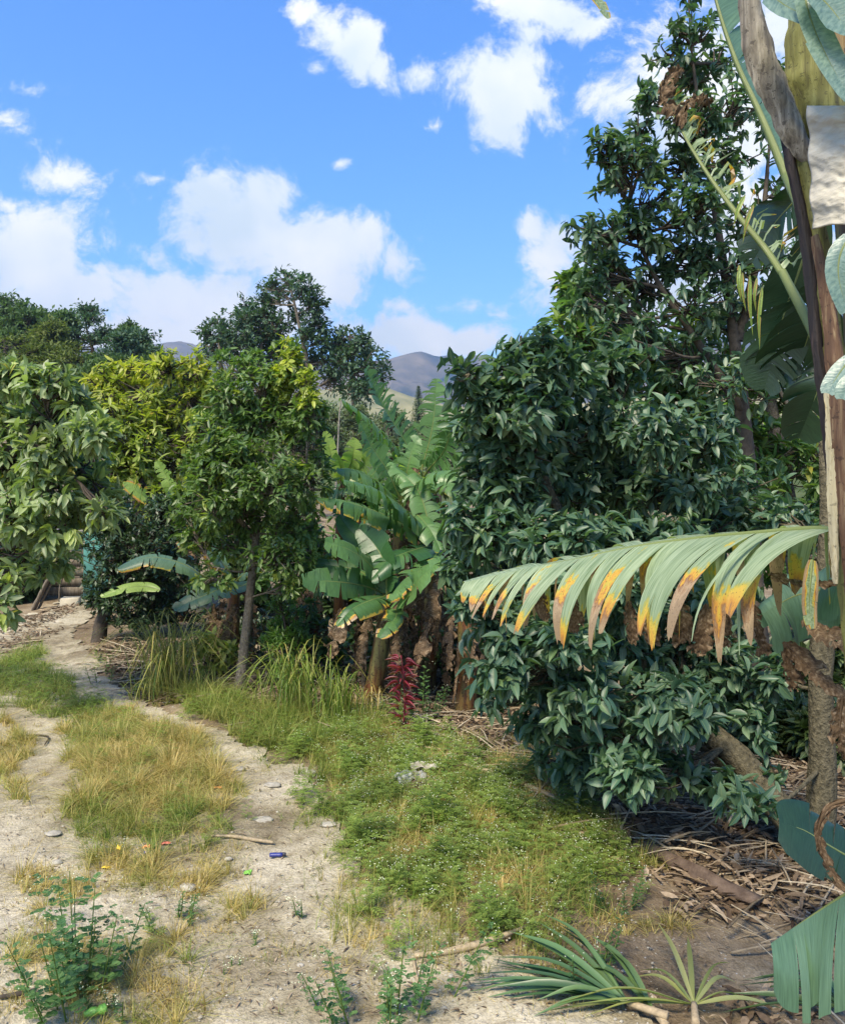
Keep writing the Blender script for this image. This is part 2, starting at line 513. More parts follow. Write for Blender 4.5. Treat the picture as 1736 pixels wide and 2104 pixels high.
M['weed2'] = foliage_mat('dark_weed_leaf', (0.027, 0.075, 0.027), (0.050, 0.119, 0.040), (0.094, 0.175, 0.056), young=(.55, .58, .46), rough=.5, spec=.35, trans=.3)
M['lime'] = foliage_mat('light_shrub_leaf', (.05, .11, .02), (.085, .17, .03), (.13, .23, .045), rough=.45, trans=.35)
M['red'] = foliage_mat('red_leaf', (.060, .006, .012), (.13, .012, .028), (.22, .03, .05), young=(.12, .16, .04), rough=.4, trans=.3)
M['banana'] = banana_mat('banana_leaf', (.030, .090, .028), (.095, .19, .060))
M['banana_dark'] = banana_mat('dark_banana_leaf', (.014, .040, .018), (.03, .07, .03), trans=.12)
M['banana_light'] = banana_mat('young_banana_leaf', (.13, .22, .05), (.22, .32, .08), trans=.4)
M['banana_teal'] = banana_mat('waxy_banana_leaf', (.050, .115, .075), (.10, .18, .12), rough=.4)
M['banana_front'] = banana_mat('weathered_sky_sheen_leaf', (.085, .145, .065), (.17, .24, .12), rough=.42, pale=.6, trans=.25)
M['bark'] = simple_mat('grey_bark', (.075, .062, .048), (.22, .19, .15), 45, .9, .15, 1.0, .02)
M['bark_moss'] = simple_mat('mossy_bark', (.040, .036, .022), (.135, .118, .075), 38, .9, .15, 1.0, .03)
M['bark_dark'] = simple_mat('dark_bark', (.035, .03, .024), (.085, .07, .055), 30, .9, .15, .5, .01)
M['bark_pale'] = simple_mat('pale_bark', (.11, .10, .08), (.26, .24, .20), 20, .85, .2, .5, .01)
M['dry'] = two_tone('dry_leaf', (.060, .038, .022), (.15, .105, .062), (.36, .28, .19))
M['straw'] = two_tone('straw_stem', (.16, .12, .07), (.34, .27, .17), (.50, .43, .30))
M['grass'] = None

def grass_mat():
    m, nt, out = new_mat('grass_blade')
    A, _ = attr(nt, 'Col')
    green = ramp(nt, A[0], [(0, (.055, .110, .018)), (.5, (.13, .20, .030)), (1, (.23, .29, .05))])
    dry = ramp(nt, A[0], [(0, (.22, .15, .045)), (.5, (.46, .35, .12)), (1, (.62, .50, .22))])
    c = mixc(nt, A[1], green, dry)
    tc = mixc(nt, 1.0, c, (1.5, 1.6, .9), 'MULTIPLY')
    finish(nt, out, c, .55, .3, .35, tc)
    return m
M['grass'] = grass_mat()

def ground_mat(track=False):
    m, nt, out = new_mat('pale_dirt_track' if track else 'dry_soil')
    pos = nd(nt, 'ShaderNodeNewGeometry').outputs['Position']
    n1 = noise(nt, .9, 5, .6, pos); n2 = noise(nt, 9, 6, .7, pos); n3 = noise(nt, 70, 4, .7, pos)
    if track:
        c = ramp(nt, n1, [(.34, (.17, .14, .09)), (.47, (.31, .275, .19)), (.62, (.44, .40, .30))])
    else:
        c = ramp(nt, n1, [(.32, (.11, .080, .05)), (.52, (.20, .155, .10)), (.70, (.32, .265, .175))])
    c = mixc(nt, 1.0, c, ramp(nt, n2, [(.28, (.62, .58, .52)), (.5, (1, 1, 1)), (.72, (1.22, 1.2, 1.18))]), 'MULTIPLY')
    c = mixc(nt, 1.0, c, ramp(nt, n3, [(.30, (.62, .60, .58)), (.5, (1, 1, 1)), (.72, (1.25, 1.25, 1.25))]), 'MULTIPLY')
    # small stones
    vo = nd(nt, 'ShaderNodeTexVoronoi'); vo.inputs['Scale'].default_value = 38; nt.links.new(pos, vo.inputs['Vector'])
    st = mth(nt, 'LESS_THAN', vo.outputs['Distance'], .17)
    pick = mth(nt, 'MULTIPLY', st, mth(nt, 'GREATER_THAN', n2, .53))
    c = mixc(nt, mth(nt, 'MULTIPLY', pick, .75), c, (.52, .50, .45))
    hb = mth(nt, 'ADD', mth(nt, 'MULTIPLY', n2, 1.2), mth(nt, 'MULTIPLY_ADD', n3, .5, mth(nt, 'MULTIPLY', pick, .35)))
    finish(nt, out, c, .95, .1, 0, None, hb, .75, .035)
    return m
M['soil'] = ground_mat(); M['track'] = ground_mat(True)

# ------------------------------------------------------------------ builders
def tree(name, label, cat, trunks, lobes, L, W, mleaf, mbark, seed, per=8, kind='mid', group=None, spread=(.5, 1.35), droop=.35,
         young=lambda c, r: 0.0, twig=.006, dens=1.0, tw=.25, limb=.03, shell=.45, upbias=.3, twigs=True, jit=.02, dj=0.0):
    """trunks: list of (points, radii); lobes: (px, py, rx, ry, depth, clumps) in frame units at that depth"""
    r = np.random.default_rng(seed)
    base = Vector(trunks[0][0][0])
    root = thing(name, label, cat, base, group)
    tm = MB(); bm = MB(); cm = MB()
    allp = []
    for pts, rad in trunks:
        n = 18
        tube(tm, pts, rad, 9, n, (r.random(), 0, 0), bump=.10)
        allp.append(curve(pts, 40)[8:])
    allp = np.vstack(allp)
    for (px, py, rx, ry, d, ncl) in lobes:
        d = d + r.uniform(-dj, dj); rx, ry = rx * r.uniform(.75, 1.08), ry * r.uniform(.75, 1.08)
        c = np.array(P(px, py, d)); R = np.array([rx * d / F, (rx + ry) * .5 * d / F, ry * d / F])
        ncl = max(3, int(ncl * dens * r.uniform(.6, 1.35)))
        u = norm(r.normal(size=(ncl, 3)))
        rad = (r.random(ncl) ** shell)
        rough = 1 + .22 * wnoise(u[:, 0] * 3 + c[0], u[:, 2] * 3 + c[2], seed, 3, 1.2) + r.normal(size=ncl) * .07
        rough = rough * np.where(r.random(ncl) < .16, r.uniform(1.1, 1.5, ncl), 1.0)
        cl = c + u * R * (rad * rough)[:, None]
        cl = cl[cl[:, 2] > hgt(cl[:, 0], cl[:, 1]) + .06]
        if not len(cl): continue
        # limb from the trunk into the lobe
        dd = np.linalg.norm(allp - c, axis=1) + np.maximum(0, allp[:, 2] - c[2] + R[2] * .5) * 1.5
        a = allp[np.argmin(dd)]
        m1 = a * .55 + c * .45 + np.array([0, 0, -.06 * np.linalg.norm(c - a)]) + r.normal(size=3) * .05 * np.linalg.norm(c - a)
        lim = [a, m1, c]
        lp = curve(lim, 12)
        if limb > 0 and np.linalg.norm(c - a) > .05:
            tube(bm, lim, [limb, limb * .65, limb * .3], 6, 9, (r.random(), 0, 0))
        outs = norm((cl - c) / R + np.array([0, 0, upbias]))
        if twigs:
            for q, o in zip(cl, outs):
                s0 = lp[r.integers(4, 12)]
                mid = (s0 + q) * .5 + r.normal(size=3) * .08 * np.linalg.norm(q - s0) - np.array([0, 0, .03])
                tube(bm, [s0, mid, q], [twig * 1.6, twig], 3, 4, (r.random(), 0, 0))
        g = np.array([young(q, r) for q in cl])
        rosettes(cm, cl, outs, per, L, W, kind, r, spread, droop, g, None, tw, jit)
    tm.build('trunk', mbark, root)
    if bm.n: bm.build('branches', mbark, root)
    cm.build('crown', mleaf, root)
    return root

def banana_leaf(mb, pts, hw, r, droop=.7, damage=.25, hue=.5, fold=.25, lean=.35, nstrip=22, up=None, sides=(1, -1), rib=.012,
                tear=.5, tip_dam=.0, wav=1.0, dry=False, tearmin=.12, edge_cut=0.0, prof=(.45, .55), down=1.0, J=7, point=0.0, patchy=False, maxw=0.0, keep=1.0):
    n = 60
    p = curve(pts, n)
    t = norm(np.gradient(p, axis=0))
    Ltot = np.sum(np.linalg.norm(np.diff(p, axis=0), axis=1))
    up = np.array([0, 0, 1.0]) if up is None else np.array(up, float)
    N = norm(up - t * (t @ up)[:, None])
    S = np.cross(t, N)
    sv = np.linspace(0, 1, n)
    w = (sv + .02) ** prof[0] * (1.015 - sv) ** prof[1]; w = w / w.max() * hw
    G0 = np.array([0, 0, -1.0])
    for side in sides:
        # strip boundaries
        cuts = np.sort(np.r_[0, 1, r.uniform(.02, .98, nstrip - 1)])
        if maxw: cuts = np.unique(np.concatenate([np.linspace(a_, b_, int((b_ - a_) / maxw) + 2) for a_, b_ in zip(cuts[:-1], cuts[1:])]))
        for a, b in zip(cuts[:-1], cuts[1:]):
            if b - a < .004 or r.random() > keep: continue
            K = max(2, int((b - a) * 60) + 1); K = min(K, 8)
            ss = np.linspace(a, b, K)
            idx = ss * (n - 1)
            f = lambda arr: np.column_stack([np.interp(idx, np.arange(n), arr[:, k]) for k in range(3)])
            c0, tt, nn, sd_ = f(p), norm(f(t)), norm(f(N)), norm(f(S))
            ww = np.interp(idx, np.arange(n), w) * r.uniform(.86, 1.05)
            if dry: ww = ww * r.uniform(.45, 1.1)
            ln = lean + r.normal() * .10 * wav
            e = norm(sd_ * side + nn * (fold + r.normal() * .10 * wav) + tt * ln)
            dr = droop * r.uniform(.6, 1.45) * (1 if r.random() > .12 * wav else 1.8)
            tw = r.normal() * .35 * wav
            mid = (a + b) / 2
            shrink = tear * r.uniform(.2, 1.0)
            dam = damage * r.uniform(.35, 1.7) + tip_dam * sv[int(mid * (n - 1))] ** 2
            if patchy: dam = damage * r.choice([.5, .8, 1.1, 1.7, 2.6]) * r.uniform(.8, 1.2) + tip_dam * sv[int(mid * (n - 1))] ** 2
            if dry: dam = r.uniform(1.1, 1.6)
            hu = np.clip(hue + r.normal() * .18, 0, 1)
            rows = []; pos = c0.copy(); tj = np.linspace(0, 1, J)
            ph = r.uniform(0, 6)
            for j in range(J):
                tq = tj[j]
                if j:
                    bend = min(1.0, dr * tq ** 1.1)
                    dirv = norm(e * (1 - bend) + G0 * bend * down + tt * tw * tq * .5)
                    step = (ww / (J - 1))[:, None]
                    pos = pos + dirv * step
                q = pos.copy()
                if tq > tearmin:
                    k = shrink * (tq - tearmin) ** 1.3
                    cc = q.mean(axis=0)
                    q = cc + (q - cc) * (1 - k * .75) * (1 - point * tq ** 4)
                if dry or wav > 1.2:
                    q = q + nn * (.020 * wav * np.sin(ph + tq * 8 + ss[:, None] * 31)) * tq + tt * (.010 * wav * np.sin(ph * 2 + tq * 11)) * tq
                if j == J - 1 and edge_cut:
                    q = q + (q - rows[-1]) * r.uniform(-.6, .5, (K, 1)) * edge_cut
                rows.append(q)
            V = np.array(rows)                      # J,K,3
            jj, kk = np.meshgrid(np.arange(J - 1), np.arange(K - 1), indexing='ij')
            i0 = jj * K + kk
            Fq = np.stack([i0, i0 + 1, i0 + K + 1, i0 + K], -1)
            if side < 0: Fq = Fq[..., ::-1]
            uv = np.stack(np.broadcast_arrays((ss * Ltot)[None] + side * 7.3, tj[:, None]), -1).reshape(-1, 2)
            mb.add(V.reshape(-1, 3), Fq, (dam, hu, 0), uv)
    # midrib
    rr = np.linspace(rib, rib * .18, n)
    tube(mb, p - N * rib * .3, rr, 6, n, (0 if not dry else 1.5, hue, 0 if dry else 1.0), flat=.8)

def fr(*pts):
    """list of (px, py, depth) -> points"""
    return [P(*q) for q in pts]

def banana_plant(label, base, top, srad, leaves, dries, seed, mat='banana', group='banana plants in the grove', ndry=0, name='banana_plant', stem_mat=None):
    r = np.random.default_rng(seed)
    base = Vector(base); top = Vector(top)
    root = thing(name, label, 'banana plant', base, group)
    st = MB()
    mid = (base + top) * .5 + Vector((r.normal() * .03, 0, 0))
    tube(st, [base - Vector((0, 0, .05)), mid, top], [srad * 1.15, srad, srad * .75], 10, 16, (.4, 0, 0), bump=.12)
    st.build('pseudostem', stem_mat or M['pstem'], root)
    for lf in leaves:
        pts = lf['pts']; kw = {k: v for k, v in lf.items() if k not in ('pts', 'mat', 'pet')}
        lm = MB()
        pts = [Vector(q) for q in pts]
        d = pts[0]
        pet = lf.get('pet', True)
        if pet:
            s = top + Vector((0, 0, -.05))
            m2 = s * .5 + d * .5 + Vector((0, 0, .02)) + (pts[0] - pts[1]).normalized() * (d - s).length * .25
            tube(lm, [s, m2, d, d + (pts[1] - d) * .15], [kw.get('rib', .012) * 1.8, kw.get('rib', .012) * 1.2, kw.get('rib', .012)], 6, 12, (0.05, .5, 1.0))
        banana_leaf(lm, pts, r=r, **kw)
        lm.build('leaf', M[lf.get('mat', mat)], root)
    # hanging dead leaves round the stem
    for k in range(ndry):
        th = r.uniform(0, 6.283); f0 = r.uniform(.55, 1.0)
        q = base.lerp(top, f0) + Vector((math.cos(th), math.sin(th), 0)) * srad
        o = Vector((math.cos(th), math.sin(th), 0))
        ln = min(r.uniform(.45, 1.0), q.z - .05)
        if ln < .2: continue
        pts = [q, q + o * .12 + Vector((0, 0, .02)), q + o * (.18 + .08 * r.random()) - Vector((0, 0, ln * .5)), q + o * (.12 + .15 * r.random()) - Vector((r.normal() * .05, 0, ln))]
        lm = MB()
        banana_leaf(lm, pts, r.uniform(.05, .11), r, droop=.5, dry=True, point=.6, nstrip=12, up=(o.x, o.y, .3), wav=1.6, rib=.008, tear=.6, J=5)
        lm.build('dry_leaf', M['drybanana'], root)
    for pts, hw in dries:
        lm = MB()
        banana_leaf(lm, pts, hw, r, droop=.6, dry=True, nstrip=9, up=(0, -1, .3), wav=1.6, rib=.008, tear=.6, J=6)
        lm.build('dry_leaf', M['drybanana'], root)
    return root

def dry_mat():
    m, nt, out = new_mat('dry_banana_leaf')
    A, _ = attr(nt, 'Col'); U, uv = attr(nt, 'UVc')
    mp = nd(nt, 'ShaderNodeMapping'); mp.inputs['Scale'].default_value = (90, 2.5, 1); nt.links.new(uv, mp.inputs[0])
    n = noise(nt, 1.0, 4, .6, mp.outputs[0]); n2 = noise(nt, 7, 3)
    c = ramp(nt, n, [(.28, (.05, .033, .02)), (.5, (.15, .105, .065)), (.72, (.36, .29, .20))])
    c = mixc(nt, 1.0, c, ramp(nt, n2, [(.35, (.6, .55, .5)), (.65, (1.25, 1.2, 1.15))]), 'MULTIPLY')
    finish(nt, out, c, .75, .2, .25, None, n, .5, .006)
    return m
M['drybanana'] = dry_mat()

def stem_mat():
    m, nt, out = new_mat('banana_stem')
    pos = nd(nt, 'ShaderNodeNewGeometry').outputs['Position']
    mp = nd(nt, 'ShaderNodeMapping'); mp.inputs['Scale'].default_value = (22, 22, 1.4); nt.links.new(pos, mp.inputs[0])
    n = noise(nt, 1.0, 5, .65, mp.outputs[0], dist=.4)
    n2 = noise(nt, 2.3, 3, .5, pos)
    c = ramp(nt, n, [(.28, (.022, .015, .010)), (.42, (.085, .055, .030)), (.55, (.15, .14, .05)), (.72, (.22, .23, .085))])
    c = mixc(nt, ramp(nt, n2, [(.45, (0, 0, 0)), (.60, (1, 1, 1))]), c, mixc(nt, 1.0, c, (1.0, .50, .35), 'MULTIPLY'))
    sp = noise(nt, 55, 3, .6, pos)
    c = mixc(nt, mth(nt, 'MULTIPLY', mth(nt, 'GREATER_THAN', sp, .60), .8), c, (.030, .018, .012))
    finish(nt, out, c, .5, .35, 0, None, n, .5, .01)
    return m
M['pstem'] = stem_mat()

# ------------------------------------------------------------------ the ground and the far land
def axis_lines(segs):
    out = []
    for a, b, st in segs:
        out.append(np.arange(a, b, st))
    out.append([segs[-1][1]])
    return np.concatenate(out)

def grid(xs, ys, zf, mask=None):
    X, Y = np.meshgrid(xs, ys)
    Z = zf(X, Y)
    V = np.stack([X, Y, Z], -1).reshape(-1, 3)
    ny, nx = X.shape
    i, j = np.meshgrid(np.arange(ny - 1), np.arange(nx - 1), indexing='ij')
    a = i * nx + j
    Fq = np.stack([a, a + 1, a + nx + 1, a + nx], -1).reshape(-1, 4)
    if mask is not None:
        xc = V[Fq].mean(axis=1)
        Fq = Fq[mask(xc[:, 0], xc[:, 1])]
        used = np.unique(Fq); mp = -np.ones(len(V), int); mp[used] = np.arange(len(used))
        V = V[used]; Fq = mp[Fq]
    return V, Fq

def fine(x, y):
    return hgt(x, y) + .006 * wnoise(x, y, 21, 3, .16) + .004 * wnoise(x, y, 22, 2, .06)

gx = axis_lines([(-400, -100, 30), (-100, -20, 4), (-20, -6.5, .5), (-6.5, 4.5, .045), (4.5, 20, .5), (20, 100, 8), (100, 401, 30)])
gy = axis_lines([(-30, 2.2, 1.0), (2.2, 10, .045), (10, 18, .12), (18, 60, 2.0), (60, 200, 10), (200, 2600, 100)])
V, Fq = grid(gx, gy, fine)
b = MB(); b.add(V, Fq)
tag(b.build('ground', M['soil']), kind='structure')

def track_mask(x, y):
    """the bare two-rut track, seen from above"""
    px, py = pix(x, y, hgt(x, y))
    w = 28 * wnoise(x, y, 31, 3, .7)
    py_ = np.clip(py, 1235, 2300)
    # centre and half width of the track at each row of the frame
    rows = [1235, 1270, 1300, 1340, 1400, 1450, 1500, 1600, 1700, 1800, 1950, 2104, 2300]
    lef = [140, 60, -50, -120, -200, -200, -260, -300, -300, -300, -300, -300, -300]
    rig = [200, 190, 150, 190, 230, 300, 440, 640, 680, 760, 1000, 1330, 1600]
    l = np.interp(py_, rows, lef); rr_ = np.interp(py_, rows, rig)
    return (py > 1235) & (px > l + w) & (px < rr_ + w * (py / 1500) ** 2) & (y > 2.2)

tx = np.arange(-6.4, 4.4, .04); ty = np.arange(2.3, 16.5, .04)
V, Fq = grid(tx, ty, lambda x, y: fine(x, y) + .006 + .010 * (1 - 0), track_mask)
b = MB(); b.add(V, Fq)
tag(b.build('dirt_track', M['track']), kind='structure')

def mountain(name, prof, d, depth, mat, seed, rough, xs0, xs1, n=260, foot=-5):
    """a ridge whose skyline passes through prof (frame units) at distance d"""
    prof = np.array(prof, float)
    X = np.linspace(xs0, xs1, n); T = np.linspace(-1, 1, 90)
    px = CX + X * F / d
    top = CAMH + (HY - np.interp(px, prof[:, 0], prof[:, 1])) * d / F
    top = top + d * .0016 * wnoise(X, X * 0, seed + 3, 4, d * .06)
    XX, TT = np.meshgrid(X, T)
    prof_t = 1 - np.abs(TT) ** 1.15
    rg = np.abs(wnoise(XX, TT * depth * .7, seed, 5, depth * .55))
    gul = (rg - .35) * rough
    Z = foot + (top[None] - foot) * prof_t * (1 - rough * np.clip(rg, 0, 1) * (1 - prof_t) * 1.6)
    Y = d + TT * depth
    V = np.stack([XX, Y, Z], -1).reshape(-1, 3)
    i, j = np.meshgrid(np.arange(len(T) - 1), np.arange(n - 1), indexing='ij'); a = i * n + j
    b = MB(); b.add(V, np.stack([a, a + 1, a + n + 1, a + n], -1).reshape(-1, 4))
    return tag(b.build(name, mat), kind='structure')

M['far'] = simple_mat('dry_mountain_scrub', (.018, .035, .030), (.26, .20, .12), .006, .95, .05, .6, 8, detail=8)
M['scrubground'] = simple_mat('hillside_scrub', (.030, .050, .018), (.085, .105, .045), .35, .95, .05, .8, .6, detail=8)
M['gold'] = simple_mat('golden_hill_grass', (.06, .09, .035), (.36, .31, .15), .012, .95, .05, .4, 3, detail=7)
mountain('mountains', [(-400, 700), (100, 715), (335, 703), (375, 699), (420, 712), (500, 740), (700, 742), (775, 740), (800, 734), (830, 726), (868, 722), (885, 728), (905, 729), (930, 723), (945, 727), (955, 734), (975, 729), (1005, 727), (1025, 738), (1060, 752), (1300, 700), (1700, 690), (2300, 720)],
         3000, 1150, M['far'], 5, 1.1, -2600, 3000)
mountain('golden_hill', [(-900, 900), (500, 840), (700, 790), (790, 795), (850, 815), (930, 832), (1050, 850), (1400, 800), (2400, 800)], 1050, 300, M['gold'], 8, .35, -900, 1100)
mountain('wooded_hill', [(-1400, 560), (-300, 600), (0, 680), (200, 740), (400, 800), (560, 860), (800, 885), (1000, 890), (1800, 860), (3000, 860)], 150, 60, M['scrubground'], 9, .1, -230, 260, foot=-2)

# ------------------------------------------------------------------ far trees
def lobes_dome(px, top, w, h, d, n, r, flat=.5, cl=26):
    """random lobes that fill a dome w wide, its top at row top"""
    out = []
    for i in range(n):
        u = r.uniform(-1, 1); v = r.random()
        hh = math.sqrt(max(0, 1 - u * u))
        x = px + u * w * .5 * .85; y = top + h * (1 - hh * (.35 + .65 * v)) * .9 + h * .12
        s = r.uniform(.16, .26) * w
        out.append((x, y, s, s * flat, d * (1 + r.uniform(-.04, .04)), cl))
    return out

def far_tree(label, px, top, w, h, d, seed, mat, n=9, flat=.5, cl=26, leaf=.0060, name='tree', group='trees on the wooded hillside', bark='bark_dark', per=9):
    r = np.random.default_rng(seed)
    bx, bz = (px - CX) * d / F, None
    gz = float(CAMH + (HY - (top + h * 1.6)) * d / F)
    gz = max(gz, -1)
    b0 = Vector((bx, d, gz)); t0 = P(px, top + h * .45, d)
    L = leaf * d * r.uniform(.9, 1.1)
    return tree(name, label, 'tree', [([b0, (b0 + t0) * .5 + Vector((r.normal() * .02 * d * .2, 0, 0)), t0], [.0035 * d, .0022 * d, .001 * d])],
                lobes_dome(px, top, w, h, d, n, r, flat, cl), L, L * .42, M[mat], M[bark], seed, per=per, kind='flake', group=group,
                twig=.0004 * d, limb=.0011 * d, spread=(.3, 1.6), droop=.1, tw=.5, jit=.0025 * d, shell=.6)

HT = [  # label, px, top, w, h, d, mat, n, flat
    ('rounded dark tree at the far left top of the wooded hillside', 10, 603, 150, 90, 88, 'hill', 9, .5),
    ('tall dark tree crowning the ridge beside the rounded far left tree', 105, 608, 120, 80, 84, 'hill', 8, .45),
    ('spreading flat-topped tree on the ridge against the sky', 178, 622, 105, 90, 78, 'euca', 8, .33),
    ('small pointed tree between the flat-topped tree and the end of the ridge', 272, 655, 60, 60, 76, 'hill', 6, .6),
    ('broad dark green tree sloping down at the right end of the wooded ridge', 270, 668, 150, 90, 70, 'euca', 11, .4),
    ('bright green dome tree below the ridge on the hillside', 100, 648, 130, 95, 72, 'hill2', 10, .45),
    ('olive feathery tree low on the hillside at the far left', 60, 690, 230, 90, 60, 'hill2', 14, .4),
    ('dark tree in the middle of the hillside below the flat-topped tree', 205, 722, 120, 90, 58, 'hill', 9, .5),
    ('dark shaded tree at the left foot of the hillside', 20, 735, 170, 110, 50, 'hill', 10, .5),
    ('dark tree at the hillside foot behind the yellow-green tree', 170, 765, 150, 120, 46, 'hill', 10, .55),
    ('green tree behind the top of the yellow-green tree', 370, 735, 110, 110, 52, 'euca', 8, .5),
    ('bright feathery tree on the hillside just above the big-leaved tree', 120, 700, 170, 100, 64, 'hill2', 12, .45),
    ('green tree at the end of the wooded ridge above the yellow tree', 330, 700, 110, 90, 66, 'hill', 9, .45),
    ('olive tree filling the hillside left of the middle', 30, 720, 190, 110, 56, 'hill2', 12, .45),
    ('shaded tree on the hillside beneath the small pointed tree', 265, 720, 120, 100, 60, 'hill', 10, .45),
    ('tree on the ridge between the two highest left ridge trees', 55, 628, 110, 70, 86, 'hill', 8, .45),
    ('dull green tree low between the yellow tree and the eucalyptus', 470, 760, 130, 110, 44, 'hill', 10, .5),
    ('dull green tree below the low eucalyptus', 700, 800, 160, 110, 42, 'scrub', 10, .5),
    ('dull green tree below the blue mountain', 880, 850, 160, 80, 60, 'scrub', 10, .45),
    ('pale green tree on the slope under the golden hill', 790, 838, 120, 80, 70, 'scrub', 9, .45),
    ('grey-green tree between the conifer and the glossy tree', 955, 850, 110, 90, 50, 'scrub', 9, .45),
]
for i, (lb, px, tp, w, h, d, mt, n, fl) in enumerate(HT):
    far_tree(lb, px, tp, w, h * 1.25, d, 100 + i, mt, n + 4, fl, 34)

def euca(label, lobes, trunk, seed, cl=52):
    d = 52
    tree('eucalyptus_tree', label, 'tree', [(fr(*[(x, y, d) for x, y in trunk]), [.26, .18, .06])],
         [(x, y, a, b_, d * (1 + .02 * math.sin(i * 2.3)), int(cl * a * b_ / 900)) for i, (x, y, a, b_) in enumerate(lobes)],
         .36, .16, M['euca'], M['bark'], seed, per=8, kind='flake', group='tall eucalyptus trees behind the grove', twig=.02, limb=.07,
         spread=(.2, 1.6), droop=.15, tw=.5, jit=.12, shell=.5)
euca('tallest eucalyptus with a high open crown above the slim tree',
     [(590, 570, 34, 20), (560, 595, 32, 22), (625, 592, 34, 26), (548, 622, 24, 20), (590, 610, 30, 18), (645, 622, 24, 26), (610, 650, 24, 18), (650, 665, 26, 24), (660, 700, 24, 26), (640, 740, 30, 30), (630, 690, 20, 20), (670, 740, 20, 20), (690, 780, 40, 30)],
     [(640, 950), (632, 760), (600, 600)], 131)
euca('dense round eucalyptus below and left of the tallest crown',
     [(510, 640, 30, 20), (545, 650, 34, 26), (500, 665, 32, 28), (540, 690, 44, 36), (575, 680, 32, 34), (505, 705, 36, 34), (570, 730, 40, 40), (520, 750, 44, 40), (600, 760, 40, 40)],
     [(545, 950), (540, 800), (535, 660)], 132, 52)
euca('small eucalyptus left of the dense round one',
     [(450, 668, 26, 20), (430, 690, 24, 22), (465, 690, 28, 24), (445, 712, 32, 22), (480, 722, 26, 22), (430, 735, 26, 20)],
     [(455, 950), (455, 800), (450, 680)], 133)
euca('low eucalyptus at the right end of the row before the blue mountain',
     [(715, 690, 30, 18), (690, 700, 26, 24), (745, 705, 30, 22), (765, 725, 18, 14), (725, 725, 34, 24), (760, 748, 28, 18), (785, 752, 16, 10), (735, 760, 34, 26), (700, 745, 30, 30), (770, 775, 28, 20), (740, 800, 50, 26)],
     [(725, 950), (728, 820), (720, 700)], 134)

# scrub trees between the eucalyptus and the bananas
for i, (lb, px, tp, w, h, d, mt) in enumerate([
    ('grey-green scrubby tree behind the dead pole', 700, 830, 120, 130, 34, 'scrub'),
    ('pale scrubby tree left of the pointed conifer', 800, 835, 130, 120, 38, 'scrub'),
    ('scrubby tree right of the pointed conifer', 905, 845, 120, 120, 36, 'scrub'),
    ('dark bushy tree behind the slim tree crown', 640, 800, 110, 140, 32, 'hill'),
    ('dark bushy tree hidden low behind the yellow-green tree', 430, 800, 150, 160, 30, 'hill')]):
    far_tree(lb, px, tp, w, h * 1.3, d, 160 + i, mt, 12, .55, 34, group='scrubby trees in the middle distance', per=8)

def conifer(label, px, top, bot, d, seed):
    r = np.random.default_rng(seed)
    b0, t0 = P(px, bot + 120, d), P(px, top, d)
    root = thing('pine_tree', label, 'conifer', b0)
    tm = MB(); tube(tm, [b0, t0], [.22, .03], 7, 8, (.3, 0, 0)); tm.build('trunk', M['bark_dark'], root)
    cm = MB(); H = t0.z - P(px, bot, d).z
    for k in range(44):
        f0 = (k + .5) / 44; z = t0.z - H * f0; R = .22 * H * (f0 ** .9) + .03
        for q in range(9):
            th = q * .698 + k * .35
            o = np.array([math.cos(th), math.sin(th), -.08]); m = 10
            s = np.linspace(.1, 1, m)[:, None]
            pos = np.array([b0.x, d, z]) + o * s * R * r.uniform(.75, 1.1) + r.normal(size=(m, 3)) * .04
            add_leaves(cm, pos, np.tile(o, (m, 1)) + r.normal(size=(m, 3)) * .3, np.tile([0, 0, 1.], (m, 1)), .10 + .18 * f0, .04 + .06 * f0, 'flake', np.column_stack([r.random(m), np.zeros(m), r.random(m)]))
    cm.build('crown', M['euca'], root)
conifer('dark pointed conifer against the blue mountain', 860, 793, 900, 75, 171)

# dead pole
b = MB(); tube(b, fr((690, 1010, 15), (694, 930, 15), (697, 860, 15), (701, 822, 15)), [.022, .018, .016, .010], 7, 20, (.5, 0, 0), bump=.3)
tube(b, fr((692, 985, 15), (682, 930, 15), (688, 895, 15)), [.02, .015, .008], 6, 10, (.5, 0, 0), bump=.2)
tag(b.build('dead_pole', M['bark_pale']), 'bare weathered grey pole standing behind the young banana leaves', 'pole')

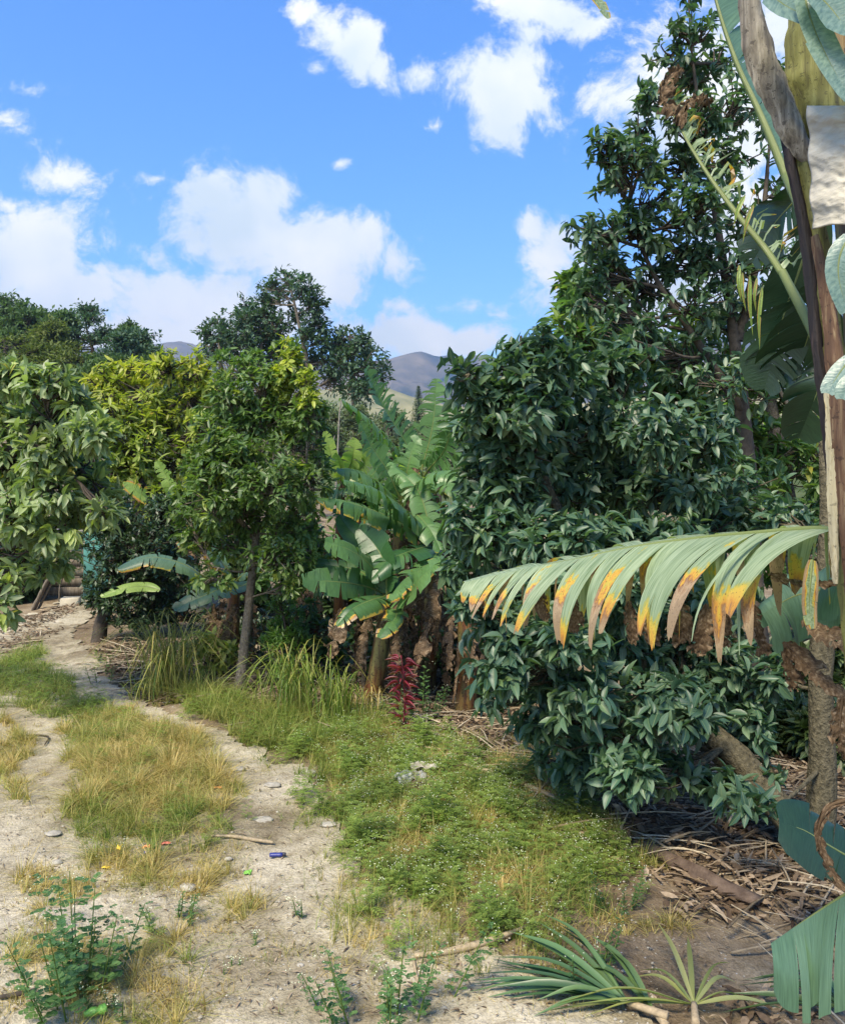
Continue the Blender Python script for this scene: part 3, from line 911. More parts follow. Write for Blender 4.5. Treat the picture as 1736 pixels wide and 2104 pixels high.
# ------------------------------------------------------------------ middle-distance trees
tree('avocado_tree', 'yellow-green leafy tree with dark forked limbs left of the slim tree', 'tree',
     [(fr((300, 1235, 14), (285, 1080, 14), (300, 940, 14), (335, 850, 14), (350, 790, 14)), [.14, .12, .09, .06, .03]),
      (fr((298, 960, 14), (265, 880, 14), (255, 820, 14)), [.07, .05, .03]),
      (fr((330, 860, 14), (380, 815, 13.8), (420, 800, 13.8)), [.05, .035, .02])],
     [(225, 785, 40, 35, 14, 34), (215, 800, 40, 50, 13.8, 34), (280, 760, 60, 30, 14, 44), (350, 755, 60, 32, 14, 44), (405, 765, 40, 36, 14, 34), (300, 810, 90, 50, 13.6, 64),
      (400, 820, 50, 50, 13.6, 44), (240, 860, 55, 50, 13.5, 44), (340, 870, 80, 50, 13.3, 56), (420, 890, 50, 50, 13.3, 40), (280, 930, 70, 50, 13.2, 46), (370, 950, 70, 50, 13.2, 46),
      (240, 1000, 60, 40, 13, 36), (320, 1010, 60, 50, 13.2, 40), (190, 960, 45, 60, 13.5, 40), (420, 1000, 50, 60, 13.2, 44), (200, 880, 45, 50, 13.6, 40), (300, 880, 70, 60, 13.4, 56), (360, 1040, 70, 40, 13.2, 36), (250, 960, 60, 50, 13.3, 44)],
     .155, .052, M['yellow'], M['bark_dark'], 201, per=9, young=lambda c, r: (.05 + .50 * r.random() ** 1.5) * min(1, max(.10, (c[2] - 2.4) / 1.4)), dens=.95, dj=.5, twig=.010, limb=.03, droop=.3)  # yellow increases with height, painting the crown top as sunlit

tree('slim_tree', 'slim tree with a bare leaning trunk and yellow new growth coloured as sunlit at the top', 'tree',
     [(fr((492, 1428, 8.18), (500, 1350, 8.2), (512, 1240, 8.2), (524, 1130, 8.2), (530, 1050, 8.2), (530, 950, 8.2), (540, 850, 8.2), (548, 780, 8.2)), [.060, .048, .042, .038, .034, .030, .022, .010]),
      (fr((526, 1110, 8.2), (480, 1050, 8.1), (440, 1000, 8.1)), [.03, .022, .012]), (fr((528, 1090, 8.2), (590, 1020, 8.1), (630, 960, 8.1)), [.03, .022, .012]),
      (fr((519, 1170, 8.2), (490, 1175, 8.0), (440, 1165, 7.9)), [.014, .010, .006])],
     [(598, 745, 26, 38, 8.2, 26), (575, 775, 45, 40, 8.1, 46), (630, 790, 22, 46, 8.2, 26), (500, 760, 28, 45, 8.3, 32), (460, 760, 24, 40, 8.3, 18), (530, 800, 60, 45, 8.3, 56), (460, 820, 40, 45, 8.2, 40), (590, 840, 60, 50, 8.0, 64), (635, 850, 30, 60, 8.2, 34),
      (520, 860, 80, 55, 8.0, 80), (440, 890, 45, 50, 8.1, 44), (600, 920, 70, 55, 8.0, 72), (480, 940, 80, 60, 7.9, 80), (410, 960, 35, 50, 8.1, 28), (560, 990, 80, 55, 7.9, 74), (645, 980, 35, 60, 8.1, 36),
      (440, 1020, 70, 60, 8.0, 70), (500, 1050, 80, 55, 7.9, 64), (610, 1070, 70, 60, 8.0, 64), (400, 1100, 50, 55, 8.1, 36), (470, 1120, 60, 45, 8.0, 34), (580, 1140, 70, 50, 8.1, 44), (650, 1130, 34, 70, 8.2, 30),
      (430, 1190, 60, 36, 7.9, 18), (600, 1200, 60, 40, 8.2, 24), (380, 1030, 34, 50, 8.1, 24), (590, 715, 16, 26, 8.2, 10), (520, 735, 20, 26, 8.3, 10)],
     .082, .029, M['slim'], M['bark'], 202, per=12, young=lambda c, r: (.75 * r.random() ** .7 if (c[0] > -1.45 and c[2] > 2.75 and r.random() < .75) else (.4 * r.random() if r.random() < .12 else .03)),  # upper-right new growth also carries the sunlit yellow in its colour
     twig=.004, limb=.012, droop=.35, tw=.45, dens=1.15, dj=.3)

tree('leafy_tree', 'big-leaved pale green tree reaching in at the left edge', 'tree',
     [(fr((-190, 1330, 9.2), (-160, 1150, 8.2), (-110, 1000, 7.8), (-60, 880, 7.6), (0, 830, 7.5)), [.14, .12, .10, .07, .03]),
      (fr((-120, 1010, 7.8), (0, 930, 7.5), (120, 900, 7.4)), [.06, .04, .02])],
     [(20, 775, 60, 25, 7.6, 24), (90, 790, 60, 28, 7.5, 26), (0, 850, 60, 45, 7.7, 30), (150, 830, 40, 28, 7.4, 16), (80, 870, 70, 40, 7.5, 34), (185, 890, 50, 35, 7.3, 26), (100, 930, 80, 45, 7.3, 40),
      (20, 950, 60, 60, 7.6, 36), (170, 960, 60, 45, 7.3, 34), (100, 1010, 60, 45, 7.4, 34), (205, 1010, 30, 40, 7.3, 16), (30, 1060, 70, 50, 7.5, 36), (170, 1050, 60, 28, 7.3, 20), (210, 1050, 28, 24, 7.2, 8),
      (110, 1090, 50, 40, 7.5, 26), (50, 1140, 70, 40, 7.5, 28), (120, 1150, 35, 30, 7.4, 14), (10, 1200, 25, 30, 7.3, 8), (8, 1250, 22, 22, 7.2, 5), (85, 1180, 26, 22, 7.3, 7)],
     .130, .046, M['pale'], M['bark_dark'], 203, per=10, kind='full', young=lambda c, r: (.55 * r.random() if r.random() < .25 else .04), twig=.007, limb=.02, dens=1.1, dj=.4, upbias=.1, droop=.4, tw=.5, spread=(.4, 1.3))

tree('leafy_shrub', 'dark small-leaved round tree overhanging the bend in the track', 'tree',
     [(fr((203, 1322, 11), (208, 1285, 11), (222, 1240, 11), (240, 1180, 11)), [.10, .085, .07, .05]),
      (fr((352, 1270, 12), (335, 1235, 11.8), (300, 1190, 11.5), (280, 1130, 11.3)), [.09, .07, .05, .03])],
     [(405, 1025, 40, 26, 11.3, 60), (350, 1040, 50, 30, 11.3, 70), (235, 1060, 50, 50, 11.1, 90), (320, 1080, 70, 40, 11.1, 120), (410, 1070, 60, 60, 11.3, 90),
      (225, 1110, 46, 50, 11.0, 90), (280, 1130, 70, 60, 10.9, 130), (360, 1150, 60, 50, 11.2, 100), (240, 1180, 44, 46, 10.9, 80), (290, 1200, 60, 50, 11.0, 100), (380, 1210, 60, 50, 11.4, 80),
      (230, 1235, 50, 32, 10.8, 70), (310, 1255, 70, 36, 11.2, 80), (400, 1270, 60, 40, 11.4, 60), (260, 1275, 46, 20, 10.9, 24), (205, 1230, 26, 26, 11.2, 20), (192, 1190, 22, 40, 10.8, 26), (185, 1130, 26, 30, 11.0, 20)],
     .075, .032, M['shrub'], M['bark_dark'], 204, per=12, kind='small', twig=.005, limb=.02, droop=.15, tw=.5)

def bush(label, lobes, d, seed, L, W, mat, group=None, name='bush', kind='mid', per=8, cat='bush', base=None, young=lambda c, r: 0, droop=.3, cl=1.0, bark='bark_dark', twigs=True):
    px = np.mean([l[0] for l in lobes]); py = max(l[1] for l in lobes)
    gz = float(hgt((px - CX) * d / F, d))
    b0 = Vector(((px - CX) * d / F, d, gz)) if base is None else base
    top = P(px, np.mean([l[1] for l in lobes]), d)
    return tree(name, label, cat, [([b0, (b0 + top) * .5, top], [.03, .022, .012])], [(x, y, a, c, d * (1 + .015 * math.sin(k * 1.7)), int(cl * n)) for k, (x, y, a, c, n) in enumerate(lobes)],
                L, W, M[mat], M[bark], seed, per=per, kind=kind, group=group, twig=.004, limb=.010, droop=droop, young=young, twigs=twigs)

# dense dark growth that closes the view behind the bananas
bk = 'dark bushes closing the view behind the banana plants'
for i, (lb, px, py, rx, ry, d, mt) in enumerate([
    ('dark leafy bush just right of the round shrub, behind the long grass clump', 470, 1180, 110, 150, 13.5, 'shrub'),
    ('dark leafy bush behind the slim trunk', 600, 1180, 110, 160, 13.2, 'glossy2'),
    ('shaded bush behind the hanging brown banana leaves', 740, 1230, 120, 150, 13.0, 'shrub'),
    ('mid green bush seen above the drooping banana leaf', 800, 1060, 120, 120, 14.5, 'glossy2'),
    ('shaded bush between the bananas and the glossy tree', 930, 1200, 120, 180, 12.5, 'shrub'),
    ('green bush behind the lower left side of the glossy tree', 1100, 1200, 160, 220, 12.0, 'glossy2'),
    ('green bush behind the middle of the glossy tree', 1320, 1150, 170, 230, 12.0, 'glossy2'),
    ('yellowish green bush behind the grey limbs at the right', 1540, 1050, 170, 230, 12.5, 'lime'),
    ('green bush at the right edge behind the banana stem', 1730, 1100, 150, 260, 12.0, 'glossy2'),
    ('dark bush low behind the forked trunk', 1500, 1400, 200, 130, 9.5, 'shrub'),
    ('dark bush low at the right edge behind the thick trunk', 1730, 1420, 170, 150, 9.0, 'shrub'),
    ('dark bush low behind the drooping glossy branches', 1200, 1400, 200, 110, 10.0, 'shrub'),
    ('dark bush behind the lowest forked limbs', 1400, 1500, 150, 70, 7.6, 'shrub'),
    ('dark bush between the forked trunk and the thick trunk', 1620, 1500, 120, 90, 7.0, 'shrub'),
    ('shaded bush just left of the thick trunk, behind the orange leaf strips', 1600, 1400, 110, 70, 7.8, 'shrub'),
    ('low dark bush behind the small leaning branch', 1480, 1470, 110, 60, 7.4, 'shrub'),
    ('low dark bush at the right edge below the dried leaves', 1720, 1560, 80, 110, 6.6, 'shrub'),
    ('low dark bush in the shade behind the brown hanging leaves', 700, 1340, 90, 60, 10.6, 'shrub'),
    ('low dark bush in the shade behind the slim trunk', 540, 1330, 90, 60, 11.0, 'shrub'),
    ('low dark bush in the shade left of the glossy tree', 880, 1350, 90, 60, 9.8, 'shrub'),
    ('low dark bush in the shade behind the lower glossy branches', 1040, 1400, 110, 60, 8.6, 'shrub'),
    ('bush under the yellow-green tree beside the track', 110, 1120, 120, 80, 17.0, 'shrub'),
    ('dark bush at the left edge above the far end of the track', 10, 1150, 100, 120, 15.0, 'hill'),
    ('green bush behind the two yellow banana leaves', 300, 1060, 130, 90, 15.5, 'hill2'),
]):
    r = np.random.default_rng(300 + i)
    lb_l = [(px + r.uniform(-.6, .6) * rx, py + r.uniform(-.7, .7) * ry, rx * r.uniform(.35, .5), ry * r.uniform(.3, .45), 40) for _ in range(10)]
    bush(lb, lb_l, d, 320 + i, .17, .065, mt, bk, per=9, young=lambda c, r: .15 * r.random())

# ------------------------------------------------------------------ the big glossy trees on the right
tree('glossy_tree', 'tall dark glossy-leaved tree rising to the top of the picture behind the banana stem', 'tree',
     [(fr((1560, 1420, 7.6), (1545, 1150, 7.6), (1530, 900, 7.6), (1500, 640, 7.6), (1460, 380, 7.6), (1425, 150, 7.6), (1415, 20, 7.6), (1412, -60, 7.6)), [.10, .09, .08, .06, .04, .025, .012, .006]),
      (fr((1535, 860, 7.6), (1430, 700, 7.5), (1340, 560, 7.4), (1290, 420, 7.4)), [.05, .035, .022, .01]),
      (fr((1515, 700, 7.6), (1560, 500, 7.6), (1580, 300, 7.6)), [.05, .03, .012])],
     [(1425, -20, 26, 50, 7.6, 14), (1395, 60, 38, 30, 7.6, 18), (1440, 70, 36, 34, 7.6, 18), (1370, 110, 44, 34, 7.6, 22), (1480, 130, 50, 50, 7.6, 34), (1410, 160, 60, 44, 7.5, 40), (1350, 200, 44, 40, 7.5, 28),
      (1420, 240, 80, 50, 7.5, 54), (1510, 220, 60, 60, 7.6, 44), (1310, 260, 44, 26, 7.4, 20), (1240, 300, 32, 22, 7.4, 12), (1300, 320, 66, 34, 7.4, 34), (1390, 330, 80, 50, 7.4, 54), (1490, 330, 70, 60, 7.6, 50),
      (1270, 370, 56, 36, 7.4, 28), (1340, 410, 80, 50, 7.4, 54), (1440, 430, 80, 55, 7.5, 54), (1540, 430, 60, 60, 7.6, 38), (1215, 470, 50, 40, 7.3, 28), (1240, 560, 60, 60, 7.3, 40), (1270, 650, 70, 60, 7.3, 44), (1300, 480, 70, 46, 7.3, 46), (1400, 520, 90, 60, 7.4, 60), (1510, 540, 80, 60, 7.5, 44),
      (1240, 540, 56, 44, 7.3, 32), (1320, 590, 90, 55, 7.3, 58), (1420, 620, 90, 60, 7.4, 56), (1230, 620, 60, 50, 7.3, 36), (1520, 650, 90, 70, 7.5, 44), (1300, 690, 90, 60, 7.3, 56), (1400, 740, 90, 60, 7.3, 50), (1500, 780, 90, 70, 7.5, 36),
      (1600, 200, 60, 80, 7.7, 34), (1620, 380, 70, 90, 7.7, 36), (1620, 560, 70, 90, 7.7, 30)],
     .102, .038, M['glossy'], M['bark_dark'], 401, per=9, kind='full', young=lambda c, r: (.35 * r.random() if r.random() < .10 else 0.0), twig=.006, limb=.018, droop=.25, tw=.5, dens=.72, dj=.45, spread=(.6, 1.5), upbias=.15)

tree('glossy_tree', 'lighter green thin-crowned tree between the tall tree and its lower neighbour', 'tree',
     [(fr((1660, 1330, 9), (1620, 1050, 9), (1590, 880, 9), (1565, 720, 9), (1550, 600, 9)), [.13, .11, .085, .06, .04]),
      (fr((1600, 930, 9), (1480, 850, 8.8), (1380, 780, 8.8)), [.04, .03, .015]),
      (fr((1690, 1100, 8.8), (1685, 900, 8.8), (1690, 700, 8.8)), [.08, .07, .05]),
      (fr((1640, 1120, 9), (1680, 980, 8.9), (1600, 800, 8.8), (1560, 740, 8.8)), [.05, .04, .03, .015])],
     [(1175, 590, 34, 40, 8.8, 22), (1200, 640, 60, 44, 8.8, 40), (1170, 690, 50, 50, 8.7, 34), (1250, 700, 70, 50, 8.7, 44), (1340, 740, 80, 60, 8.7, 50), (1420, 800, 80, 70, 8.7, 50), (1460, 920, 80, 80, 8.6, 50), (1560, 940, 90, 80, 8.6, 50), (1440, 680, 80, 60, 8.8, 44), (1480, 760, 80, 60, 8.8, 30), (1560, 800, 70, 60, 8.8, 26), (1640, 840, 60, 70, 8.8, 26), (1520, 900, 80, 60, 8.7, 34), (1620, 960, 70, 60, 8.7, 28), (1500, 1000, 80, 60, 8.6, 34), (1620, 1060, 80, 50, 8.5, 30), (1400, 880, 60, 60, 8.8, 24), (1700, 950, 60, 90, 8.8, 30), (1330, 800, 60, 50, 8.8, 24)],
     .15, .055, M['glossy2'], M['bark'], 402, per=9, kind='full', young=lambda c, r: .5 * r.random() if r.random() < .3 else .05, twig=.006, limb=.018, dj=.3, droop=.3, tw=.3)

tree('glossy_tree', 'broad dark teal-green glossy tree with low forked limbs filling the right side', 'tree',
     [(fr((1668, 1745, 4.85), (1600, 1660, 4.95), (1500, 1540, 5.1), (1400, 1462, 5.3), (1300, 1330, 5.4), (1200, 1150, 5.5), (1110, 960, 5.5), (1080, 760, 5.5)), [.095, .080, .070, .060, .045, .035, .022, .010]),
      (fr((1662, 1740, 4.9), (1580, 1640, 5.3), (1460, 1540, 5.6), (1380, 1440, 5.7), (1310, 1250, 5.8), (1300, 1050, 5.8), (1290, 850, 5.8)), [.07, .06, .05, .045, .035, .025, .012]),
      (fr((1678, 1760, 4.85), (1688, 1600, 4.9), (1685, 1400, 4.95), (1692, 1250, 5.0), (1700, 1080, 5.1), (1690, 900, 5.2)), [.095, .076, .068, .060, .048, .026]),
      (fr((1470, 1530, 5.2), (1420, 1420, 5.3), (1395, 1330, 5.4), (1400, 1200, 5.4)), [.035, .028, .022, .014]),
      (fr((1620, 1680, 5.0), (1560, 1530, 5.2), (1535, 1400, 5.3), (1490, 1250, 5.4)), [.030, .026, .022, .014])],
     [(1070, 690, 26, 50, 5.5, 10), (1040, 760, 60, 34, 5.5, 24), (1110, 740, 60, 50, 5.5, 30), (965, 770, 32, 34, 5.4, 9), (990, 820, 50, 40, 5.4, 22), (1080, 830, 80, 50, 5.4, 44), (1180, 780, 70, 60, 5.6, 40), (1260, 760, 70, 60, 5.7, 36),
      (970, 900, 44, 44, 5.3, 22), (1050, 920, 80, 55, 5.3, 46), (1160, 890, 90, 60, 5.4, 50), (1270, 880, 90, 60, 5.5, 48), (1360, 880, 70, 60, 5.6, 34), (970, 990, 50, 50, 5.3, 26), (1050, 1010, 80, 50, 5.3, 44), (1160, 1000, 90, 60, 5.3, 52), (1280, 1000, 90, 60, 5.4, 50), (1390, 1000, 80, 70, 5.5, 38),
      (950, 1070, 46, 40, 5.2, 20), (1030, 1100, 80, 55, 5.2, 44), (1140, 1110, 90, 60, 5.2, 50), (1260, 1110, 90, 60, 5.3, 50), (1380, 1120, 80, 60, 5.4, 40), (1490, 1080, 80, 60, 5.5, 40), (1480, 990, 80, 60, 5.6, 36), (1590, 1060, 80, 50, 5.7, 34), (1440, 900, 70, 60, 5.7, 30), (1650, 1090, 60, 50, 5.7, 22),
      (960, 1160, 50, 40, 5.2, 22), (1040, 1190, 80, 50, 5.1, 40), (1150, 1210, 90, 60, 5.1, 46), (1270, 1220, 90, 60, 5.2, 46), (1390, 1230, 80, 60, 5.3, 36), (1490, 1210, 70, 60, 5.4, 26),
      (960, 1240, 40, 30, 5.2, 12), (1040, 1290, 80, 46, 5.1, 38), (1150, 1310, 90, 56, 5.1, 44), (1270, 1330, 90, 60, 5.2, 42), (1380, 1340, 70, 50, 5.3, 24), (1480, 1330, 60, 50, 5.4, 16),
      (1030, 1380, 56, 46, 5.1, 26), (1110, 1400, 80, 50, 5.1, 34), (1220, 1430, 80, 50, 5.1, 34), (1310, 1440, 60, 40, 5.2, 18), (1010, 1440, 26, 26, 5.1, 7), (1110, 1480, 60, 40, 5.0, 20), (1190, 1510, 70, 44, 5.0, 26), (1280, 1520, 60, 44, 5.0, 20), (1130, 1560, 40, 34, 5.0, 10), (1210, 1580, 60, 30, 4.9, 14),
      (1330, 1560, 60, 36, 4.9, 14), (1480, 1610, 60, 30, 4.7, 14), (1530, 1650, 50, 30, 4.6, 12), (1560, 1600, 40, 30, 4.7, 8), (1440, 1450, 50, 50, 5.3, 8), (1290, 1590, 60, 34, 5.0, 18), (1400, 1600, 50, 30, 4.9, 12), (1380, 1480, 60, 40, 5.0, 16), (1470, 1400, 70, 50, 5.2, 22), (1560, 1480, 50, 50, 5.3, 14), (1600, 1380, 60, 60, 5.4, 18), (1350, 1420, 60, 50, 5.0, 20)],
     .100, .038, M['glossy'], M['bark_moss'], 403, per=11, kind='full', young=lambda c, r: (.30 * r.random() if r.random() < .10 else 0.0), twig=.0055, limb=.016, droop=.25, tw=.5, jit=.025, spread=(.6, 1.5), dens=1.08, dj=.6, upbias=.1)

# ------------------------------------------------------------------ banana plants
def lf(pts, hw, d=None, **kw):
    q = [P(x, y, z) for (x, y, z) in pts]
    o = dict(pts=q, hw=hw); o.update(kw); return o

TOP = lambda px, py, d: P(px, py, d)
def ground_under(px, d):
    x = (px - CX) * d / F
    return Vector((x, d, float(hgt(x, d))))

banana_plant('tallest banana plant with two long upright leaves against the mountain', ground_under(880, 10), TOP(868, 985, 10), .10,
    [lf([(862, 960, 10), (822, 890, 9.9), (785, 830, 9.8), (752, 757, 9.7)], .26, up=(.75, -.6, .5), droop=.30, tear=.75, nstrip=42, fold=.35, lean=.55, damage=.12, hue=.6, prof=(.3, .45)),
     lf([(868, 958, 10), (885, 895, 10), (893, 840, 10), (897, 778, 10)], .24, up=(-.1, -1, .2), droop=.45, tear=.75, nstrip=40, fold=.15, lean=.3, damage=.10, hue=.7, prof=(.3, .45)),
     lf([(862, 965, 9.9), (810, 915, 9.5), (758, 860, 9.1), (700, 818, 8.8)], .24, up=(.1, -.45, 1), droop=.95, tear=.8, nstrip=40, fold=.05, lean=.35, damage=.22, hue=.9, prof=(.3, .5)),
     lf([(880, 965, 9.9), (910, 930, 9.7), (925, 890, 9.6), (940, 828, 9.5)], .26, up=(.3, -.9, .5), droop=.75, tear=.75, nstrip=36, fold=.1, lean=.3, damage=.15, hue=.5, prof=(.3, .5)),
     lf([(868, 985, 9.9), (850, 972, 9.5), (830, 955, 9.2), (815, 935, 9.1)], .16, up=(0, -.4, 1), droop=.8, nstrip=10, hue=.9, mat='banana_light'),
     lf([(872, 985, 9.9), (900, 985, 9.3), (930, 1000, 8.9), (948, 1030, 8.8)], .24, up=(0, -.5, 1), droop=.75, nstrip=18, hue=.8)],
    [(fr((850, 960, 9.6), (846, 1010, 9.5), (842, 1060, 9.5)), .16), (fr((872, 1010, 9.6), (868, 1060, 9.5), (866, 1120, 9.5)), .14)], 501, ndry=7)

banana_plant('banana plant with the long leaf of hanging strips above the middle', ground_under(872, 8.6), TOP(896, 1125, 8.6), .095,
    [lf([(885, 1095, 8.5), (825, 1040, 8.2), (770, 1003, 7.9), (705, 985, 7.7)], .27, up=(0, -.45, 1), droop=.9, tear=.6, nstrip=26, fold=.05, lean=.3, damage=.14, hue=.55, prof=(.25, .5)),
     lf([(880, 1110, 8.6), (800, 1062, 8.3), (725, 1035, 8.1), (652, 1022, 8.0)], .24, up=(0, -.5, 1), droop=.8, tear=.6, nstrip=24, fold=.05, damage=.28, hue=.6, tip_dam=.4, prof=(.25, .5)),
     lf([(890, 1110, 8.5), (865, 1020, 8.6), (840, 985, 8.7), (800, 950, 8.9)], .18, up=(0, -.7, .7), droop=.6, nstrip=20, hue=.9, damage=.15),
     lf([(896, 1110, 8.4), (930, 1040, 8.2), (975, 1000, 8.0), (1010, 1000, 7.9)], .22, up=(0, -.4, 1), droop=.7, nstrip=16, hue=.8, damage=.15),
     lf([(888, 1120, 8.5), (850, 1130, 8.1), (800, 1150, 7.9), (762, 1190, 7.8)], .22, up=(0, -.4, 1), droop=.7, nstrip=14, hue=.1, damage=.15),
     lf([(900, 1130, 8.4), (870, 1165, 7.9), (835, 1195, 7.6), (802, 1232, 7.4)], .19, up=(-.2, -.7, 1), droop=.5, nstrip=14, hue=.8, damage=.3, tip_dam=.6)],
    [(fr((885, 1270, 7.7), (862, 1340, 7.6), (842, 1415, 7.6)), .10), (fr((870, 1190, 8.0), (852, 1215, 7.8), (800, 1250, 7.7), (775, 1290, 7.7)), .13), (fr((905, 1190, 8.0), (890, 1240, 7.9), (880, 1300, 7.9)), .13)], 502, ndry=9)

banana_plant('low banana plant with the broad bright green leaf in the middle of the grove', ground_under(765, 8.1), TOP(795, 1235, 8.1), .085,
    [lf([(786, 1217, 8.0), (745, 1203, 7.8), (690, 1195, 7.6), (622, 1192, 7.5)], .155, up=(0, -1, .35), droop=.25, tear=.22, nstrip=22, fold=.05, lean=.1, damage=.12, hue=.35, tearmin=.35, prof=(.22, .35)),
     lf([(782, 1190, 8.0), (755, 1155, 7.8), (715, 1128, 7.6), (668, 1112, 7.5)], .17, up=(.25, -.8, .7), droop=.45, tear=.25, nstrip=12, fold=.1, lean=.2, damage=.15, hue=.7, prof=(.25, .4)),
     lf([(785, 1205, 8.1), (735, 1172, 8.1), (665, 1160, 8.1), (585, 1157, 8.1)], .15, up=(0, -.7, .9), droop=.5, tear=.3, nstrip=16, damage=.15, hue=.6),
     lf([(795, 1220, 7.9), (790, 1160, 7.9), (770, 1120, 8.0), (738, 1085, 8.1)], .17, up=(-.3, -.9, .3), droop=.2, tear=.2, nstrip=10, damage=.05, hue=.0),
     lf([(796, 1220, 8.0), (790, 1150, 8.3), (720, 1090, 8.5), (690, 1045, 8.6)], .18, up=(.5, -.8, .3), droop=.3, tear=.3, nstrip=12, damage=.05, hue=.1),
     lf([(792, 1225, 7.9), (765, 1232, 7.6), (725, 1250, 7.4), (692, 1285, 7.3)], .16, up=(0, -.6, 1), droop=.6, nstrip=14, hue=.35, damage=.4, tip_dam=.7),
     lf([(800, 1230, 7.9), (840, 1225, 7.5), (862, 1190, 7.3), (905, 1150, 7.2)], .17, up=(-.2, -.8, .8), droop=.35, nstrip=12, hue=.9, damage=.25),
     lf([(800, 1235, 7.9), (815, 1260, 7.6), (800, 1285, 7.4), (778, 1310, 7.3)], .12, up=(.3, -.8, 1), droop=.4, nstrip=8, hue=.6, damage=.3, tip_dam=.6)],
    [(fr((760, 1270, 7.8), (742, 1330, 7.7), (735, 1390, 7.7)), .12), (fr((700, 1250, 7.9), (690, 1300, 7.8), (680, 1350, 7.8)), .12), (fr((820, 1280, 7.8), (815, 1330, 7.7), (808, 1385, 7.7)), .10)], 503, ndry=9)

banana_plant('banana plant with many light green fronds spreading under the two tall leaves', ground_under(815, 9.2), TOP(822, 1050, 9.2), .09,
    [lf([(820, 1020, 9.1), (795, 965, 9.0), (765, 920, 8.9), (740, 868, 8.8)], .18, up=(.5, -.8, .5), droop=.5, tear=.6, nstrip=30, fold=.2, lean=.5, hue=.8, damage=.1, prof=(.3, .45)),
     lf([(826, 1020, 9.1), (838, 960, 9.0), (850, 915, 9.0), (862, 900, 9.0)], .15, up=(-.2, -1, .3), droop=.4, tear=.6, nstrip=30, fold=.2, lean=.4, hue=.95, damage=.1, prof=(.3, .45)),
     lf([(812, 1030, 9.0), (775, 990, 8.7), (735, 970, 8.5), (692, 965, 8.4)], .22, up=(0, -.6, 1), droop=.7, tear=.6, nstrip=26, lean=.3, hue=.95, damage=.15, prof=(.3, .5)),
     lf([(834, 1030, 9.0), (870, 985, 8.7), (905, 970, 8.5), (945, 985, 8.4)], .24, up=(0, -.6, 1), droop=.7, tear=.6, nstrip=26, lean=.3, hue=.95, damage=.1, prof=(.3, .5)),
     lf([(820, 1045, 8.9), (800, 1050, 8.6), (770, 1070, 8.4), (745, 1105, 8.3)], .20, up=(0, -.6, 1), droop=.7, tear=.4, nstrip=14, hue=.6),
     lf([(836, 1050, 8.9), (860, 1060, 8.5), (885, 1090, 8.3), (905, 1130, 8.2)], .20, up=(0, -.6, 1), droop=.7, tear=.4, nstrip=14, hue=.7),
     lf([(815, 1035, 9.1), (770, 1000, 9.2), (715, 1000, 9.2), (668, 1020, 9.2)], .20, up=(0, -.6, 1), droop=.7, tear=.5, nstrip=18, hue=.5)],
    [(fr((830, 1100, 8.9), (826, 1160, 8.8), (822, 1220, 8.8)), .12)], 509, ndry=6)

banana_plant('young banana plant with small bright yellow-green upright leaves', ground_under(695, 9.4), TOP(700, 1010, 9.4), .06,
    [lf([(694, 985, 9.4), (684, 950, 9.4), (676, 915, 9.4), (668, 886, 9.4)], .09, up=(.3, -1, .1), droop=.2, nstrip=8, hue=.8, mat='banana_light', tear=.4),
     lf([(704, 985, 9.4), (718, 960, 9.4), (726, 935, 9.3), (730, 900, 9.3)], .13, up=(0, -1, .2), droop=.3, nstrip=14, hue=.7, mat='banana_light', tear=.5),
     lf([(710, 985, 9.4), (735, 970, 9.4), (752, 945, 9.3), (764, 912, 9.3)], .13, up=(-.3, -1, .2), droop=.35, nstrip=14, hue=.1, mat='banana_light', tear=.5),
     lf([(702, 990, 9.4), (700, 960, 9.2), (690, 930, 9.1)], .10, up=(-.2, -1, .5), droop=.5, nstrip=10, hue=.9, mat='banana_light'),
     lf([(712, 1000, 9.4), (745, 990, 9.2), (780, 960, 9.1), (800, 930, 9.1)], .15, up=(0, -.7, .7), droop=.6, nstrip=18, hue=.6, tear=.7)],
    [(fr((706, 990, 9.2), (704, 1010, 9.2), (700, 1050, 9.2)), .09)], 504, ndry=8)

banana_plant('banana plant behind the dark round tree with two yellow-tipped leaves above it', ground_under(372, 12.6), TOP(368, 1065, 12.4), .09,
    [lf([(345, 1055, 12.2), (318, 1035, 12), (290, 1015, 11.8), (254, 992, 11.7)], .17, up=(.2, -.8, .8), droop=.5, tear=.4, nstrip=20, hue=.7, damage=.3, tip_dam=.8, mat='banana_light'),
     lf([(369, 1035, 12.1), (352, 1000, 12), (340, 975, 12), (322, 948, 12)], .14, up=(-.5, -.9, .2), droop=.25, tear=.35, nstrip=18, hue=.9, damage=.1, mat='banana_light'),
     lf([(372, 1050, 12.2), (390, 1020, 12.1), (400, 1000, 12.1)], .14, up=(0, -1, .3), droop=.3, nstrip=10, hue=.5)], [], 505, ndry=2)

